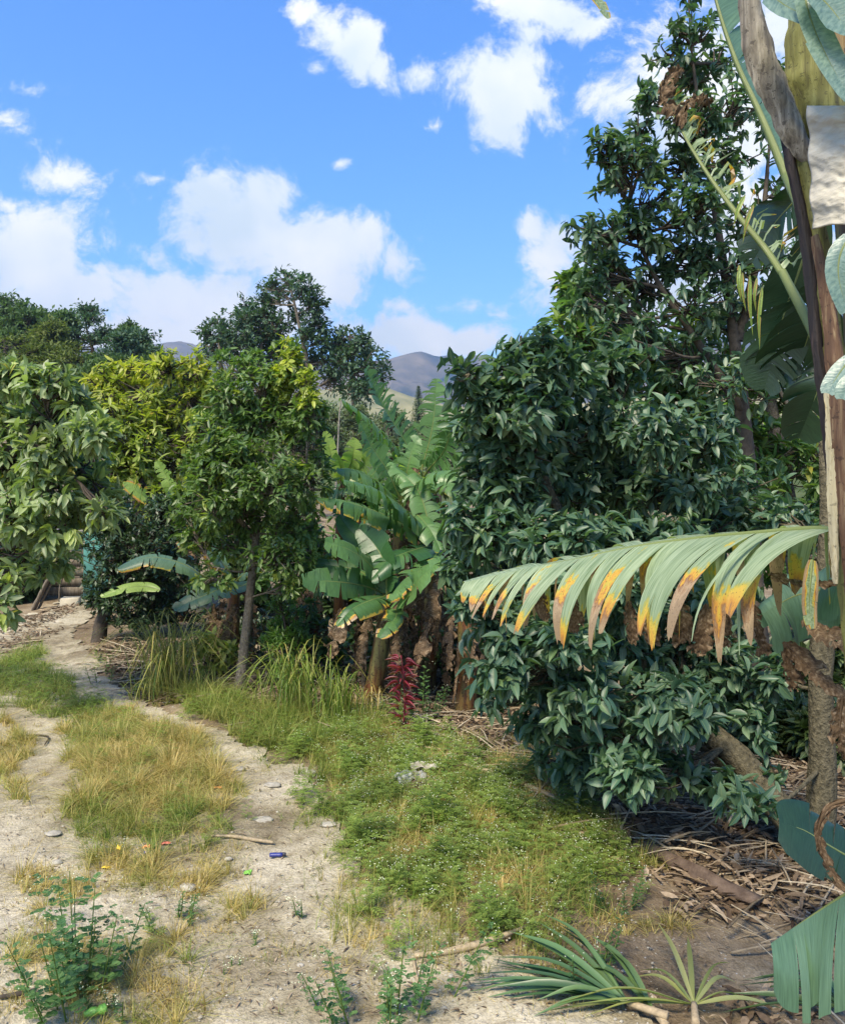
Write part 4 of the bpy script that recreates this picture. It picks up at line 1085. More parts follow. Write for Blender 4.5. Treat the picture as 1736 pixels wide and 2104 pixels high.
banana_plant('banana plant left of the slim trunk with a drooping leaf reaching over the track', ground_under(470, 9.4), TOP(482, 1205, 9.4), .08,
    [lf([(415, 1182, 9.2), (375, 1158, 9.1), (310, 1145, 9.0), (243, 1168, 8.9)], .16, up=(0, -.45, 1), droop=.75, tear=.25, nstrip=11, fold=.1, lean=.1, hue=.75, damage=.3, tip_dam=.3, mat='banana_teal', prof=(.25, .4)),
     lf([(330, 1212, 10), (300, 1205, 10), (262, 1208, 9.9), (208, 1226, 9.8)], .10, up=(0, -.6, 1), droop=.4, tear=.2, nstrip=7, hue=.8, damage=.15, pet=False, mat='banana_light'),
     lf([(468, 1170, 9.2), (430, 1125, 9.2), (405, 1085, 9.1), (382, 1055, 9.1)], .15, up=(.5, -.9, .6), droop=.5, tear=.4, nstrip=14, hue=.8, damage=.3, tip_dam=.3, mat='banana_teal'),
     lf([(476, 1190, 9.2), (450, 1150, 9.0), (400, 1110, 8.9), (365, 1120, 8.8)], .17, up=(0, -.6, 1), droop=.7, tear=.5, nstrip=14, hue=.8, damage=.4, tip_dam=1.1, mat='banana_teal'),
     lf([(470, 1200, 9.0), (440, 1215, 8.8), (405, 1230, 8.7), (358, 1252, 8.6)], .13, up=(.1, -.7, .9), droop=.3, tear=.25, nstrip=14, hue=.2, damage=.1, mat='banana_teal'),
     lf([(515, 1195, 9.0), (495, 1205, 8.9), (475, 1212, 8.8), (455, 1226, 8.7)], .11, up=(.1, -.7, .9), droop=.3, tear=.3, nstrip=10, hue=.2, damage=.1, pet=False, mat='banana_teal'),
     lf([(490, 1190, 9.2), (530, 1150, 9.1), (555, 1120, 9.0), (580, 1110, 9.0)], .15, up=(0, -.6, .8), droop=.6, nstrip=12, hue=.6, mat='banana_teal')],
    [(fr((480, 1240, 9.1), (470, 1290, 9.0), (462, 1340, 9.0)), .11), (fr((440, 1240, 9.3), (435, 1300, 9.2)), .10)], 506, ndry=8)

banana_plant('leafless-looking banana stem hung with brown leaves behind the red plant', ground_under(640, 9.6), TOP(655, 1180, 9.6), .09,
    [lf([(660, 1150, 9.5), (690, 1120, 9.3), (720, 1105, 9.2)], .16, up=(0, -.6, 1), droop=.6, nstrip=10, hue=.1),
     lf([(650, 1150, 9.5), (640, 1110, 9.4), (625, 1075, 9.4)], .16, up=(0, -1, .4), droop=.4, nstrip=10, hue=.1)],
    [(fr((640, 1220, 9.3), (632, 1290, 9.2), (628, 1360, 9.2)), .13)], 507, ndry=9)

banana_plant('banana stem wrapped in brown leaves beside the glossy tree', ground_under(955, 8.0), TOP(950, 1240, 8.0), .09, [],
    [(fr((930, 1250, 7.8), (925, 1310, 7.7), (922, 1375, 7.7)), .12), (fr((965, 1290, 7.8), (968, 1340, 7.7), (960, 1400, 7.7)), .12)], 508, ndry=8)

# banana plant at the right edge, close to the camera
def front_banana():
    r = np.random.default_rng(601)
    D = 1.95
    base = ground_under(1850, D)
    root = thing('banana_plant', 'large weathered banana plant with a speckled stem at the right edge, close by', 'banana plant', base)
    st = MB()
    tube(st, [base - Vector((0, 0, .05))] + fr((1905, 1900, D), (1864, 1300, D), (1836, 900, D), (1800, 550, D), (1755, 260, D), (1715, 60, D), (1690, -150, D)), [.14, .125, .115, .11, .105, .095, .08, .06, .04], 20, 60, (.4, 0, 0), bump=.05)
    st.build('pseudostem', M['pstem'], root)
    # overlapping sheaths, each a curved shell proud of the stem
    for k, (pts, w0, th) in enumerate([
        ([(1776, 1480, 1.86), (1750, 1050, 1.86), (1715, 700, 1.86), (1678, 420, 1.86), (1640, 250, 1.86)], .035, 'sheath_green'),
        ([(1775, 1500, 1.82), (1758, 1150, 1.82), (1738, 900, 1.82), (1712, 640, 1.82), (1680, 480, 1.82)], .022, 'sheath_brown'),
        ([(1722, 1120, 1.87), (1706, 900, 1.87), (1684, 700, 1.87), (1660, 480, 1.87), (1622, 300, 1.87), (1592, 165, 1.87)], .015, 'sheath_black'),
        ([(1700, 330, 1.84), (1655, 290, 1.84), (1610, 190, 1.84), (1575, 110, 1.84), (1552, 5, 1.84), (1540, -60, 1.84)], .034, 'sheath_grey'),
        ([(1740, 420, 1.84), (1712, 230, 1.84), (1685, 110, 1.84), (1668, -20, 1.84)], .060, 'sheath_green'),
        ([(1720, 1200, 1.84), (1710, 900, 1.84), (1700, 800, 1.84)], .012, 'sheath_pale')]):
        mb = MB(); p = curve(fr(*pts), 40)
        t, a, b_ = frames(p)
        side = norm(np.cross(t, np.array([0, 1.0, 0])))
        prof = np.sin(np.clip(np.linspace(0.01, .99, 40), 0, 1) * math.pi) ** .35
        K = 9
        rows = []
        for j in range(K):
            u = (j / (K - 1) - .5) * 2
            wob = 1 + .12 * wnoise(p[:, 2], p[:, 0] + u * 0, 40 + k, 3, .12)
            q = p + side * (u * w0 * prof * wob)[:, None] + np.array([0, 1.0, 0]) * (u * u * w0 * .9) + np.array([0, 1., 0]) * (.004 * wnoise(p[:, 2] + u, p[:, 0], 60 + k, 3, .05))[:, None]
            rows.append(q)
        V = np.array(rows).transpose(1, 0, 2)
        i, j = np.meshgrid(np.arange(39), np.arange(K - 1), indexing='ij'); q0 = i * K + j
        uv = np.stack(np.broadcast_arrays(np.linspace(0, 1, K)[None] * .2, np.linspace(0, 1, 40)[:, None]), -1)
        mb.add(V.reshape(-1, 3), np.stack([q0, q0 + 1, q0 + K + 1, q0 + K], -1), (.5, .5, 0), uv.reshape(-1, 2))
        mb.build('leaf_sheath', M[th], root)
    # the big drooping leaf
    mb = MB()
    banana_leaf(mb, fr((1725, 1086, 1.98), (1660, 1084, 2.05), (1560, 1092, 2.15), (1430, 1104, 2.28), (1300, 1122, 2.40), (1180, 1148, 2.50), (1060, 1172, 2.58), (955, 1196, 2.64)), .37, r, droop=1.0, damage=.62, hue=.7, fold=-.05, lean=.8, point=.72, patchy=True, maxw=.06,
                nstrip=30, up=(.05, -.55, 1), rib=.011, tear=.75, tip_dam=.45, wav=.55, edge_cut=.9, prof=(.16, .55), tearmin=.30, J=13)
    mb.build('leaf', M['banana_front'], root)
    # brown ends hanging under it
    for (x, y, d, w, l) in [(1395, 1230, 2.30, .035, .12), (1450, 1240, 2.26, .04, .13), (1490, 1250, 2.22, .03, .10), (1545, 1240, 2.2, .035, .13), (1330, 1240, 2.36, .035, .11), (1290, 1235, 2.4, .03, .12), (1180, 1230, 2.48, .03, .10), (1110, 1215, 2.54, .03, .08), (1000, 1215, 2.6, .03, .05)]:
        mb = MB(); p0 = P(x, y, d)
        banana_leaf(mb, [p0, p0 + Vector((r.normal() * .01, -.01, -l * .5)), p0 + Vector((r.normal() * .02, 0, -l))], w, r, droop=.3, dry=True, nstrip=4, up=(0, -1, .1), wav=.5, rib=.003, tear=.3, J=5, prof=(.4, .35))
        mb.build('dry_leaf_end', M['drybanana'], root)
    # hanging orange and brown strip by the stem
    mb = MB()
    banana_leaf(mb, fr((1668, 1150, 1.95), (1664, 1200, 1.93), (1662, 1250, 1.93), (1668, 1292, 1.93)), .020, r, droop=.1, damage=1.0, hue=.5, fold=.1, lean=.1, nstrip=3, up=(0, -1, .1), rib=.004, tear=.1, wav=.3, prof=(.3, .3))
    mb.build('leaf', M['banana_front'], root)
    # leaf running up out of the picture beside the stem, blade on its right
    mb = MB()
    tube(mb, fr((1700, 560, 2.0), (1660, 450, 2.1), (1617, 362, 2.3)), [.024, .020, .015], 8, 12, (0, .6, 1))
    banana_leaf(mb, fr((1617, 362, 2.3), (1588, 290, 2.35), (1559, 223, 2.4), (1512, 120, 2.45), (1473, 0, 2.5), (1450, -120, 2.55)), .24, r, droop=.45, damage=.05, hue=.8, fold=.1, lean=.9, nstrip=12, sides=(1,), up=(.55, -1, .15), rib=.014, tear=.35, wav=.7, prof=(.2, .3))
    mb.build('leaf', M['banana_teal'], root)
    # broken bare midrib with yellow rags
    mb = MB()
    tube(mb, fr((1720, 900, 2.0), (1690, 730, 2.1), (1606, 558, 2.3)), [.016, .014, .011], 8, 12, (0, .6, 1))
    banana_leaf(mb, fr((1606, 558, 2.3), (1573, 509, 2.35), (1516, 439, 2.4), (1464, 369, 2.45), (1420, 300, 2.5), (1385, 235, 2.55), (1355, 170, 2.6)), .13, r, droop=.25, damage=.62, hue=.9, fold=.15, lean=.9, nstrip=130, sides=(1,), keep=.45, point=.85, up=(.2, -.7, .8), rib=.0115, tear=.8, wav=1.5, prof=(.15, .4), J=7)
    for pts, w in [([(1385, 235, 2.55), (1362, 205, 2.55), (1372, 165, 2.55), (1400, 140, 2.55)], .035), ([(1400, 265, 2.52), (1400, 225, 2.52), (1430, 205, 2.5), (1462, 212, 2.5)], .03)]:
        mr = MB(); banana_leaf(mr, fr(*pts), w, r, droop=.4, dry=True, nstrip=5, up=(0, -1, .6), rib=.004, tear=.5, wav=1.0, J=6, prof=(.3, .5)); mr.build('dry_leaf', M['drybanana'], root)
    mb.build('leaf', M['banana_front'], root)
    # long thin yellow shreds
    for (x0, y0, x1, y1) in [(1525, 560, 1532, 640), (1540, 565, 1546, 690), (1555, 570, 1552, 640), (1518, 545, 1522, 620), (1565, 590, 1560, 720), (1530, 400, 1505, 470), (1548, 420, 1525, 500)]:
        mb = MB()
        banana_leaf(mb, fr((x0, y0, 2.3), ((x0 + x1) / 2 - 4, (y0 + y1) / 2, 2.29), (x1, y1, 2.3)), .0065, r, droop=.1, damage=.8, hue=.9, nstrip=2, up=(0, -1, .1), rib=.0015, tear=.2, prof=(.5, 1.1))
        mb.build('leaf_shred', M['banana_light'], root)
    # dark leaf blades hanging behind the stem
    for pts, w in [([(1690, 420, 2.6), (1640, 560, 2.7), (1600, 680, 2.8), (1570, 800, 2.85)], .14), ([(1700, 560, 2.6), (1670, 660, 2.7), (1640, 740, 2.8), (1600, 780, 2.85)], .20),
                   ([(1690, 300, 2.6), (1640, 400, 2.7), (1590, 460, 2.8), (1545, 540, 2.85)], .12), ([(1705, 640, 2.6), (1700, 740, 2.7), (1680, 800, 2.7), (1640, 900, 2.8)], .13)]:
        mb = MB(); banana_leaf(mb, fr(*pts), w, r, droop=.35, damage=.12, hue=.1, fold=.1, lean=.5, nstrip=9, up=(-.3, -1, .3), rib=.008, tear=.4, wav=.8)
        mb.build('leaf', M['banana_dark'], root)
    # very close waxy blades before the stem, sky reflection coloured into them
    for pts, w, hu in [([(1560, -30, 1.75), (1610, 10, 1.74), (1660, 35, 1.73), (1690, 60, 1.72)], .055, .9), ([(1640, -60, 1.70), (1665, 40, 1.68), (1700, 120, 1.66), (1745, 200, 1.65)], .030, .9),
                       ([(1650, -40, 1.66), (1700, 10, 1.65), (1735, 50, 1.64), (1780, 70, 1.63)], .050, .7),
                       ([(1748, 480, 1.6), (1726, 520, 1.6), (1722, 570, 1.6), (1740, 640, 1.6)], .026, .9), ([(1752, 730, 1.6), (1728, 760, 1.6), (1712, 785, 1.6), (1700, 808, 1.6)], .020, .9), ([(1770, 760, 1.58), (1742, 790, 1.58), (1730, 820, 1.58)], .020, .9)]:
        mb = MB(); banana_leaf(mb, fr(*pts), w, r, droop=.2, damage=.0, hue=hu, fold=.25, lean=.2, nstrip=2, up=(-.3, -.8, .7), rib=.004, tear=.0, wav=.2, prof=(.25, .22))
        mb.build('leaf', M['waxy'], root)
    # pale broken leaf and dried brown leaves lower down
    mb = MB(); banana_leaf(mb, fr((1735, 1190, 2.3), (1690, 1210, 2.35), (1630, 1225, 2.4), (1565, 1262, 2.45)), .15, r, droop=.75, damage=.25, hue=.6, fold=.0, lean=-.1, nstrip=5, up=(0, -.9, .7), rib=.007, tear=.08, wav=.4, prof=(.12, .12))
    mb.build('leaf', M['banana_teal'], root)
    mb = MB(); banana_leaf(mb, fr((1760, 1170, 2.15), (1720, 1185, 2.2), (1690, 1200, 2.25)), .13, r, droop=.6, damage=.1, hue=.5, fold=.0, lean=0, nstrip=3, up=(0, -.9, .7), rib=.006, tear=.05, wav=.3, prof=(.12, .12))
    mb.build('leaf', M['banana_teal'], root)
    for pts, w in [([(1760, 1330, 2.0), (1720, 1310, 2.05), (1680, 1290, 2.1), (1650, 1272, 2.15)], .045), ([(1610, 1320, 2.2), (1640, 1350, 2.2), (1690, 1395, 2.15), (1750, 1440, 2.1)], .045), ([(1612, 1325, 2.2), (1622, 1370, 2.2), (1630, 1415, 2.2)], .04),
                   ([(1730, 1430, 2.1), (1725, 1500, 2.1), (1735, 1560, 2.1)], .035), ([(1745, 1640, 2.0), (1700, 1660, 2.0), (1680, 1720, 2.0), (1712, 1800, 2.0), (1740, 1830, 2.0)], .020), ([(1745, 1190, 2.0), (1700, 1200, 2.05), (1630, 1195, 2.15), (1580, 1180, 2.2)], .02)]:
        mb = MB(); banana_leaf(mb, fr(*pts), w, r, droop=.5, dry=True, nstrip=4, up=(0, -1, .6), rib=.006, tear=.3, wav=.45, J=6, prof=(.3, .35))
        mb.build('dry_leaf', M['drybanana'], root)
    return root

def sheath(name, c0, c1, c2, rough=.6, st=(60, 60, 3)):
    m, nt, out = new_mat(name)
    pos = nd(nt, 'ShaderNodeNewGeometry').outputs['Position']
    mp = nd(nt, 'ShaderNodeMapping'); mp.inputs['Scale'].default_value = st; nt.links.new(pos, mp.inputs[0])
    n = noise(nt, 1.0, 5, .65, mp.outputs[0], dist=.6)
    c = ramp(nt, n, [(.28, c0), (.5, c1), (.72, c2)])
    sp = noise(nt, 90, 3, .6, pos)
    c = mixc(nt, mth(nt, 'MULTIPLY', mth(nt, 'GREATER_THAN', sp, .62), .6), c, (c0[0] * .6, c0[1] * .6, c0[2] * .6))
    finish(nt, out, c, rough, .3, 0, None, n, .6, .006)
    return m
M['sheath_green'] = sheath('olive_sheath', (.05, .045, .015), (.13, .13, .035), (.24, .24, .085))
M['sheath_brown'] = sheath('red_brown_sheath', (.035, .020, .012), (.10, .055, .03), (.26, .20, .11))
M['sheath_black'] = sheath('black_sheath', (.006, .005, .006), (.013, .010, .010), (.05, .035, .03))
M['sheath_grey'] = sheath('grey_fibrous_sheath', (.045, .036, .028), (.16, .14, .105), (.36, .33, .26))
M['sheath_pale'] = sheath('pale_sheath', (.20, .17, .10), (.36, .32, .20), (.50, .46, .34))
M['waxy'] = banana_mat('sky_tinted_waxy_leaf', (.075, .15, .125), (.12, .20, .19), rough=.35, spec=.6, pale=.25, trans=.3)  # blue-green tint is sky reflection put into the leaf colour
front_banana()

# pale sack round the banana bunch
def sack():
    X = np.linspace(-1, 1, 60); Z = np.linspace(0, 1, 70)
    XX, ZZ = np.meshgrid(X, Z)
    top, bot = 217, 466
    py = top + (bot - top) * ZZ + 6 * np.sin(XX * 5 + 1) * ZZ
    half = 118 - 12 * ZZ + 3 * np.sin(ZZ * 19)
    px = 1775 + XX * half - 2 * ZZ
    a = XX * 1.45
    d = 1.70 + .10 * (1 - np.cos(a)) + .006 * wnoise(XX * .8, ZZ * 2.2, 71, 3, 1.0) + .0035 * np.abs(wnoise(XX * 1.5 + ZZ, ZZ * 5 - XX, 72, 3, 1.0))
    V = np.stack([(px - CX) * d / F, d, CAMH + (HY - py) * d / F], -1).reshape(-1, 3)
    i, j = np.meshgrid(np.arange(69), np.arange(59), indexing='ij'); q = i * 60 + j
    mb = MB(); mb.add(V, np.stack([q, q + 60, q + 61, q + 1], -1))
    o = mb.build('sack', M['sack'])
    s = o.modifiers.new('thick', 'SOLIDIFY'); s.thickness = .004
    return tag(o, 'crumpled cream sack wrapped round the banana stem near the top right', 'sack')
M['sack'] = simple_mat('cream_cloth', (.30, .28, .22), (.48, .45, .37), 9, .9, .1, .5, .02, detail=9, stretch=(1, 1, 2.6))
sack()

# leaf tip hanging in at the top edge
mb = MB(); banana_leaf(mb, fr((1180, -60, 2.2), (1210, -20, 2.2), (1232, 8, 2.2), (1250, 38, 2.2)), .022, np.random.default_rng(5), droop=.3, damage=.6, hue=.4, nstrip=3, up=(.3, -1, .1), rib=.004, tear=.2)
tag(mb.build('banana_leaf', M['banana_front']), 'narrow dark leaf tip hanging in at the top edge beside a cloud', 'leaf')

# low banana leaves at the lower right
def loose_leaf(label, pts, hw, mat, seed, **kw):
    mb = MB(); banana_leaf(mb, fr(*pts), hw, np.random.default_rng(seed), **kw)
    return tag(mb.build('banana_leaf', M[mat]), label, 'leaf')
loose_leaf('large blue-green banana leaf with drooping strips in the lower right corner', [(1800, 1800, 2.35), (1736, 1836, 2.4), (1670, 1878, 2.46), (1583, 1938, 2.5)], .30, 'banana_teal', 611, sides=(-1,),
           droop=.85, damage=.12, hue=.75, fold=.0, lean=.1, nstrip=6, up=(-.35, -.15, 1), rib=.009, tear=.03, wav=.14, prof=(.10, .22), tearmin=.3)
loose_leaf('broad dark green young banana leaf under the forked trunk', [(1760, 1770, 3.6), (1700, 1735, 3.6), (1650, 1705, 3.6), (1600, 1690, 3.6)], .15, 'banana_dark', 612,
           droop=.4, damage=.05, hue=.0, fold=.0, lean=.1, nstrip=4, up=(0, -.8, .7), rib=.007, tear=.05, wav=.3, prof=(.2, .25), tearmin=.4)

# ------------------------------------------------------------------ ground cover
def inside(px, py, blobs, seed, wob=.35):
    """soft coverage 0..1 from ellipses (cx, cy, rx, ry, value)"""
    best = np.zeros_like(px)
    for (cx, cy, rx, ry, v) in blobs:
        q = 1 - ((px - cx) / rx) ** 2 - ((py - cy) / ry) ** 2
        best = np.maximum(best, v * np.clip(q * 2.2, 0, 1))
    return best

RUTS = [([(640, 2200), (660, 1900), (640, 1780), (600, 1680), (545, 1600), (470, 1530), (400, 1495), (310, 1462), (240, 1430), (190, 1400), (150, 1365), (135, 1335), (160, 1300), (220, 1270)], [240, 160, 115, 72, 56, 34, 26, 28, 34, 42, 46, 50, 55, 70]),
        ([(-150, 2200), (-30, 1900), (20, 1780), (60, 1680), (110, 1600), (90, 1540), (50, 1500), (0, 1470), (-80, 1440)], [120, 90, 80, 90, 60, 40, 26, 22, 30])]
def rut(px, py):
    best = np.full(px.shape, 9.0)
    for pts, hw in RUTS:
        p = np.array(pts, float)
        for i in range(len(p) - 1):
            a, b_ = p[i], p[i + 1]; e = b_ - a
            t = np.clip(((px - a[0]) * e[0] + (py - a[1]) * e[1]) / (e @ e), 0, 1)
            q = np.hypot(px - a[0] - t * e[0], (py - a[1] - t * e[1]) * 1.6) / (hw[i] * (1 - t) + hw[i + 1] * t)
            best = np.minimum(best, q)
    return best

def scatter(n, blobs, seed, xr=(-6.3, 4.3), yr=(2.4, 14), wob=.5, wsc=.5, pw=1.0, clear=False):
    r = np.random.default_rng(seed)
    x = r.uniform(*xr, n); y = r.uniform(*yr, n)
    z = hgt(x, y)
    px, py = pix(x, y, z)
    k_ = np.clip((py - 1200) / 500, .3, 1.4)
    px = px + 85 * k_ * wnoise(x, y, seed + 7, 4, .9); py = py + 36 * k_ * wnoise(x, y, seed + 8, 4, .9)
    c = inside(px, py, blobs, seed)
    if clear: c = c * (.02 + .98 * sstep(rut(px, py), .75, 1.25))
    c = c * (1 + wob * wnoise(x, y, seed + 1, 3, wsc))
    k = r.random(n) < c ** pw
    return x[k], y[k], z[k], px[k], py[k], c[k]

def blades(mb, x, y, z, H, W, r, lean=.5, dry=0.0, segs=3, hue=None, clump=0.0):
    n = len(x)
    if clump > 0:
        cx, cy = np.floor(x / clump), np.floor(y / clump)
        hsh = lambda a: np.abs(np.sin(cx * 12.9898 + cy * 78.233 + a) * 43758.5453) % 1
        ux, uy = (cx + .2 + .6 * hsh(1)) * clump, (cy + .2 + .6 * hsh(2)) * clump
        th0 = np.arctan2(y - uy, x - ux)
        x = x + (ux - x) * .5; y = y + (uy - y) * .5; z = hgt(x, y)
        H = H * (.55 + .8 * hsh(3)); dry = np.clip(dry + (hsh(4) - .5) * .35, 0, 1)
    th = r.uniform(0, 2 * math.pi, n) if clump <= 0 else th0 + r.normal(size=n) * .6
    ln = np.abs(r.normal(size=n)) * lean + .1
    o = np.column_stack([np.cos(th), np.sin(th), np.zeros(n)])
    ph = th + math.pi / 2 + r.normal(size=n) * .5
    s = np.column_stack([np.cos(ph), np.sin(ph), np.zeros(n)])
    base = np.column_stack([x, y, z - .01])
    H = np.broadcast_to(H, (n,)); W = np.broadcast_to(W, (n,))
    rows = []
    for j in range(segs + 1):
        t = j / segs
        c = base + o * (H * ln * t ** 1.8)[:, None] + np.array([0, 0, 1.]) * (H * (t - .30 * np.minimum(ln, 1.3) * t * t))[:, None]
        w = (W * (1 - t * .92) * .5)[:, None]
        rows += [c - s * w, c + s * w]
    V = np.stack(rows, 1)
    f = np.array([(2 * j, 2 * j + 1, 2 * j + 3, 2 * j + 2) for j in range(segs)])
    Fq = f[None] + (np.arange(n) * (2 * segs + 2))[:, None, None]
    hue = r.random(n) if hue is None else hue
    col = np.column_stack([hue, np.broadcast_to(dry, (n,)), r.random(n)])
    mb.add(V.reshape(-1, 3), Fq, np.repeat(col, 2 * segs + 2, axis=0))

GREEN = [(60, 1400, 110, 60, .9), (130, 1450, 110, 50, .9), (210, 1500, 110, 50, .8), (70, 1350, 60, 35, .6), (20, 1420, 60, 60, .8),
         (430, 1450, 90, 38, 1.0), (520, 1490, 120, 45, 1.0), (600, 1520, 110, 50, 1.0), (680, 1530, 90, 50, .8), (540, 1550, 110, 36, .5),
         (730, 1490, 90, 40, .6), (560, 1590, 60, 30, .4), (590, 1750, 60, 26, .6), (600, 1680, 40, 30, .3), (440, 2010, 110, 30, .4), (500, 2050, 60, 22, .5)]
STRAW = [(300, 1610, 180, 100, 1.0), (250, 1690, 150, 70, .9), (360, 1690, 110, 60, .8), (320, 1540, 170, 60, .9), (420, 1600, 70, 60, .6), (180, 1740, 120, 40, .6), (300, 1740, 160, 40, .6),
         (20, 1560, 60, 90, .8), (20, 1650, 60, 40, .5), (250, 1500, 150, 40, .5), (430, 1770, 60, 40, .4), (380, 1830, 70, 50, .45), (50, 1850, 110, 80, 1), (40, 1950, 130, 80, 1), (160, 1990, 140, 70, .9), (300, 1960, 110, 50, .8),
         (330, 2070, 150, 50, .9), (80, 2080, 130, 50, .9), (440, 1850, 80, 60, .8), (250, 1800, 150, 60, .8), (430, 1960, 90, 50, .7), (700, 2070, 70, 60, .35), (820, 2080, 70, 50, .35), (630, 1950, 80, 30, .2), (780, 1960, 70, 60, .3),
         (1100, 1560, 80, 40, .5), (760, 1700, 50, 40, .4), (980, 1770, 60, 40, .4), (1240, 1900, 60, 50, .5), (900, 1950, 60, 60, .3), (560, 1640, 60, 40, .25), (500, 1560, 50, 40, .4)]
SPARSE = [(300, 1850, 600, 300, .045), (900, 1950, 500, 200, .03), (50, 1600, 150, 120, .05), (550, 1650, 100, 80, .06), (120, 1330, 140, 60, .04)]

r = np.random.default_rng(71)
mb = MB()
x, y, z, px, py, c = scatter(800000, GREEN, 72, wob=.9, wsc=.45, clear=True)
blades(mb, x, y, z, (.05 + .07 * np.clip(c, 0, 1) + .07 * (px > 330) * np.clip(c, 0, 1) * (1 + .6 * wnoise(x, y, 77, 2, .5))) * r.uniform(.5, 1.3, len(x)), .0034 + .0005 * y, r, 1.1, np.clip(r.normal(.12, .14, len(x)) + .15 * (wnoise(x, y, 9, 2, .8) > .2), 0, 1), clump=.085)
x, y, z, px, py, c = scatter(850000, STRAW, 73, yr=(2.4, 9), wob=1.0, wsc=.4, clear=True)
dr = np.clip(.72 + .45 * wnoise(x, y, 75, 3, .5) + r.normal(size=len(x)) * .22 - .5 * (py > 1680) * (py < 1760), 0, 1)
blades(mb, x, y, z, (.03 + .12 * np.clip(c, 0, 1) * (1 - .35 * (py > 1780))) * r.uniform(.5, 1.3, len(x)), .0030 + .0005 * y, r, 1.15, dr, clump=.095)
x, y, z, px, py, c = scatter(1100000, SPARSE, 74, wob=1.4, wsc=.22, pw=1.3)
blades(mb, x, y, z, r.uniform(.02, .06, len(x)), .0035, r, 1.0, np.clip(r.normal(.55, .3, len(x)), 0, 1))
# separate small tufts on the bare track
for k in range(330):
    px_, py_ = r.uniform(-20, 1250), 1500 + 600 * r.random() ** .8
    g = G(px_, py_); n = r.integers(20, 90)
    s = r.uniform(.02, .06)
    xx = g.x + r.normal(size=n) * s; yy = g.y + r.normal(size=n) * s
    blades(mb, xx, yy, hgt(xx, yy), r.uniform(.02, .075) * r.uniform(.6, 1.3, n), .0038, r, .9, np.clip(r.normal(r.choice([.2, .6, .9]), .2, n), 0, 1))
tag(mb.build('grass', M['grass']), 'short green and straw-coloured grass growing over the track', 'grass', kind='stuff')

# feathery weeds
def weed_template(r, H, nl, fl, fine=7, wf=.085, lf_=1.0):
    """one plant: stem, lobed leaves, and small white flower heads; returns positions etc. for add_leaves"""
    pos, di, nn, L, W, col = [], [], [], [], [], []
    for k in range(nl):
        h = H * (.08 + .85 * (k + r.random()) / nl); th = k * 2.4 + r.normal() * .3
        o = np.array([math.cos(th), math.sin(th), r.uniform(.15, .7) if lf_ == 1 else r.uniform(.1, 1.6)]); o /= np.linalg.norm(o)
        ll = H * r.uniform(.32, .52) * (1.15 - h / H * .6) * lf_
        side = np.cross(o, [0, 0, 1.0]); side /= np.linalg.norm(side)
        for q in range(fine):
            t = (q + 1) / fine
            p = np.array([0, 0, h]) + o * ll * t * .85 - np.array([0, 0, .25 * ll * t * t])
            for sg in (-1, 1):
                pos.append(p); di.append(o * .7 + side * sg * .8); nn.append([0, 0, 1.0])
                L.append(ll * .34 * (1 - .5 * abs(t - .45))); W.append(ll * wf); col.append((r.random(), 0, r.random()))
    for k in range(fl):
        th = r.uniform(0, 6.28); rr_ = H * .28 * math.sqrt(r.random())
        p = np.array([math.cos(th) * rr_, math.sin(th) * rr_, H * r.uniform(.88, 1.12)])
        for q in range(1):
            pos.append(p); di.append(r.normal(size=3)); nn.append([0, -.3, 1.0]); L.append(.0058); W.append(.0058); col.append((r.random(), 1, 0))
    return [np.array(a, float) for a in (pos, di, nn, L, W, col)]

def weeds(mb, x, y, z, H, r, T, lean=.12, out=None):
    for i in range(len(x)):
        pos, di, nn, L, W, col = T[r.integers(len(T))]
        s = H[i]; th = r.uniform(0, 6.28); c, s_ = math.cos(th), math.sin(th)
        R = np.array([[c, -s_, 0], [s_, c, 0], [0, 0, 1]])
        tilt = r.normal(size=2) * lean + (0 if out is None else out[i])
        p = pos @ R.T * s; p[:, 0] += p[:, 2] * tilt[0]; p[:, 1] += p[:, 2] * tilt[1]
        Ls = np.where(col[:, 1] > .5, L, L * s); Ws = np.where(col[:, 1] > .5, W, W * s)
        cc = col.copy(); cc[:, 0] = np.clip(col[:, 0] * .6 + r.random() * .45, 0, 1)
        add_leaves(mb, p + np.array([x[i], y[i], z[i]]), di @ R.T, nn, Ls, Ws, 'flake', cc)

r = np.random.default_rng(81)
TW = [weed_template(r, 1.0, 8, 7 if k < 3 else 0, 5, .11) for k in range(8)]
TS = [weed_template(r, 1.0, 7, 0, 5) for _ in range(6)]
WEED = [(720, 1540, 90, 50, .9), (820, 1530, 110, 50, 1), (900, 1570, 100, 60, 1), (760, 1610, 130, 60, 1), (880, 1650, 150, 80, 1), (1010, 1650, 130, 70, 1), (1130, 1700, 120, 60, 1), (1230, 1760, 80, 50, .8), (1010, 1740, 150, 80, 1), (820, 1740, 150, 80, 1),
        (1140, 1800, 150, 70, .8), (960, 1830, 150, 70, .9), (800, 1820, 130, 60, .9), (740, 1880, 80, 50, .6), (820, 1900, 70, 70, .7), (1100, 1880, 120, 50, .7), (1200, 1850, 90, 40, .7), (960, 1900, 80, 40, .5), (1260, 1830, 40, 40, .7), (800, 1980, 60, 50, .4), (1060, 1930, 60, 40, .4),
        (1180, 1700, 90, 40, .7), (700, 1660, 60, 60, .6)]
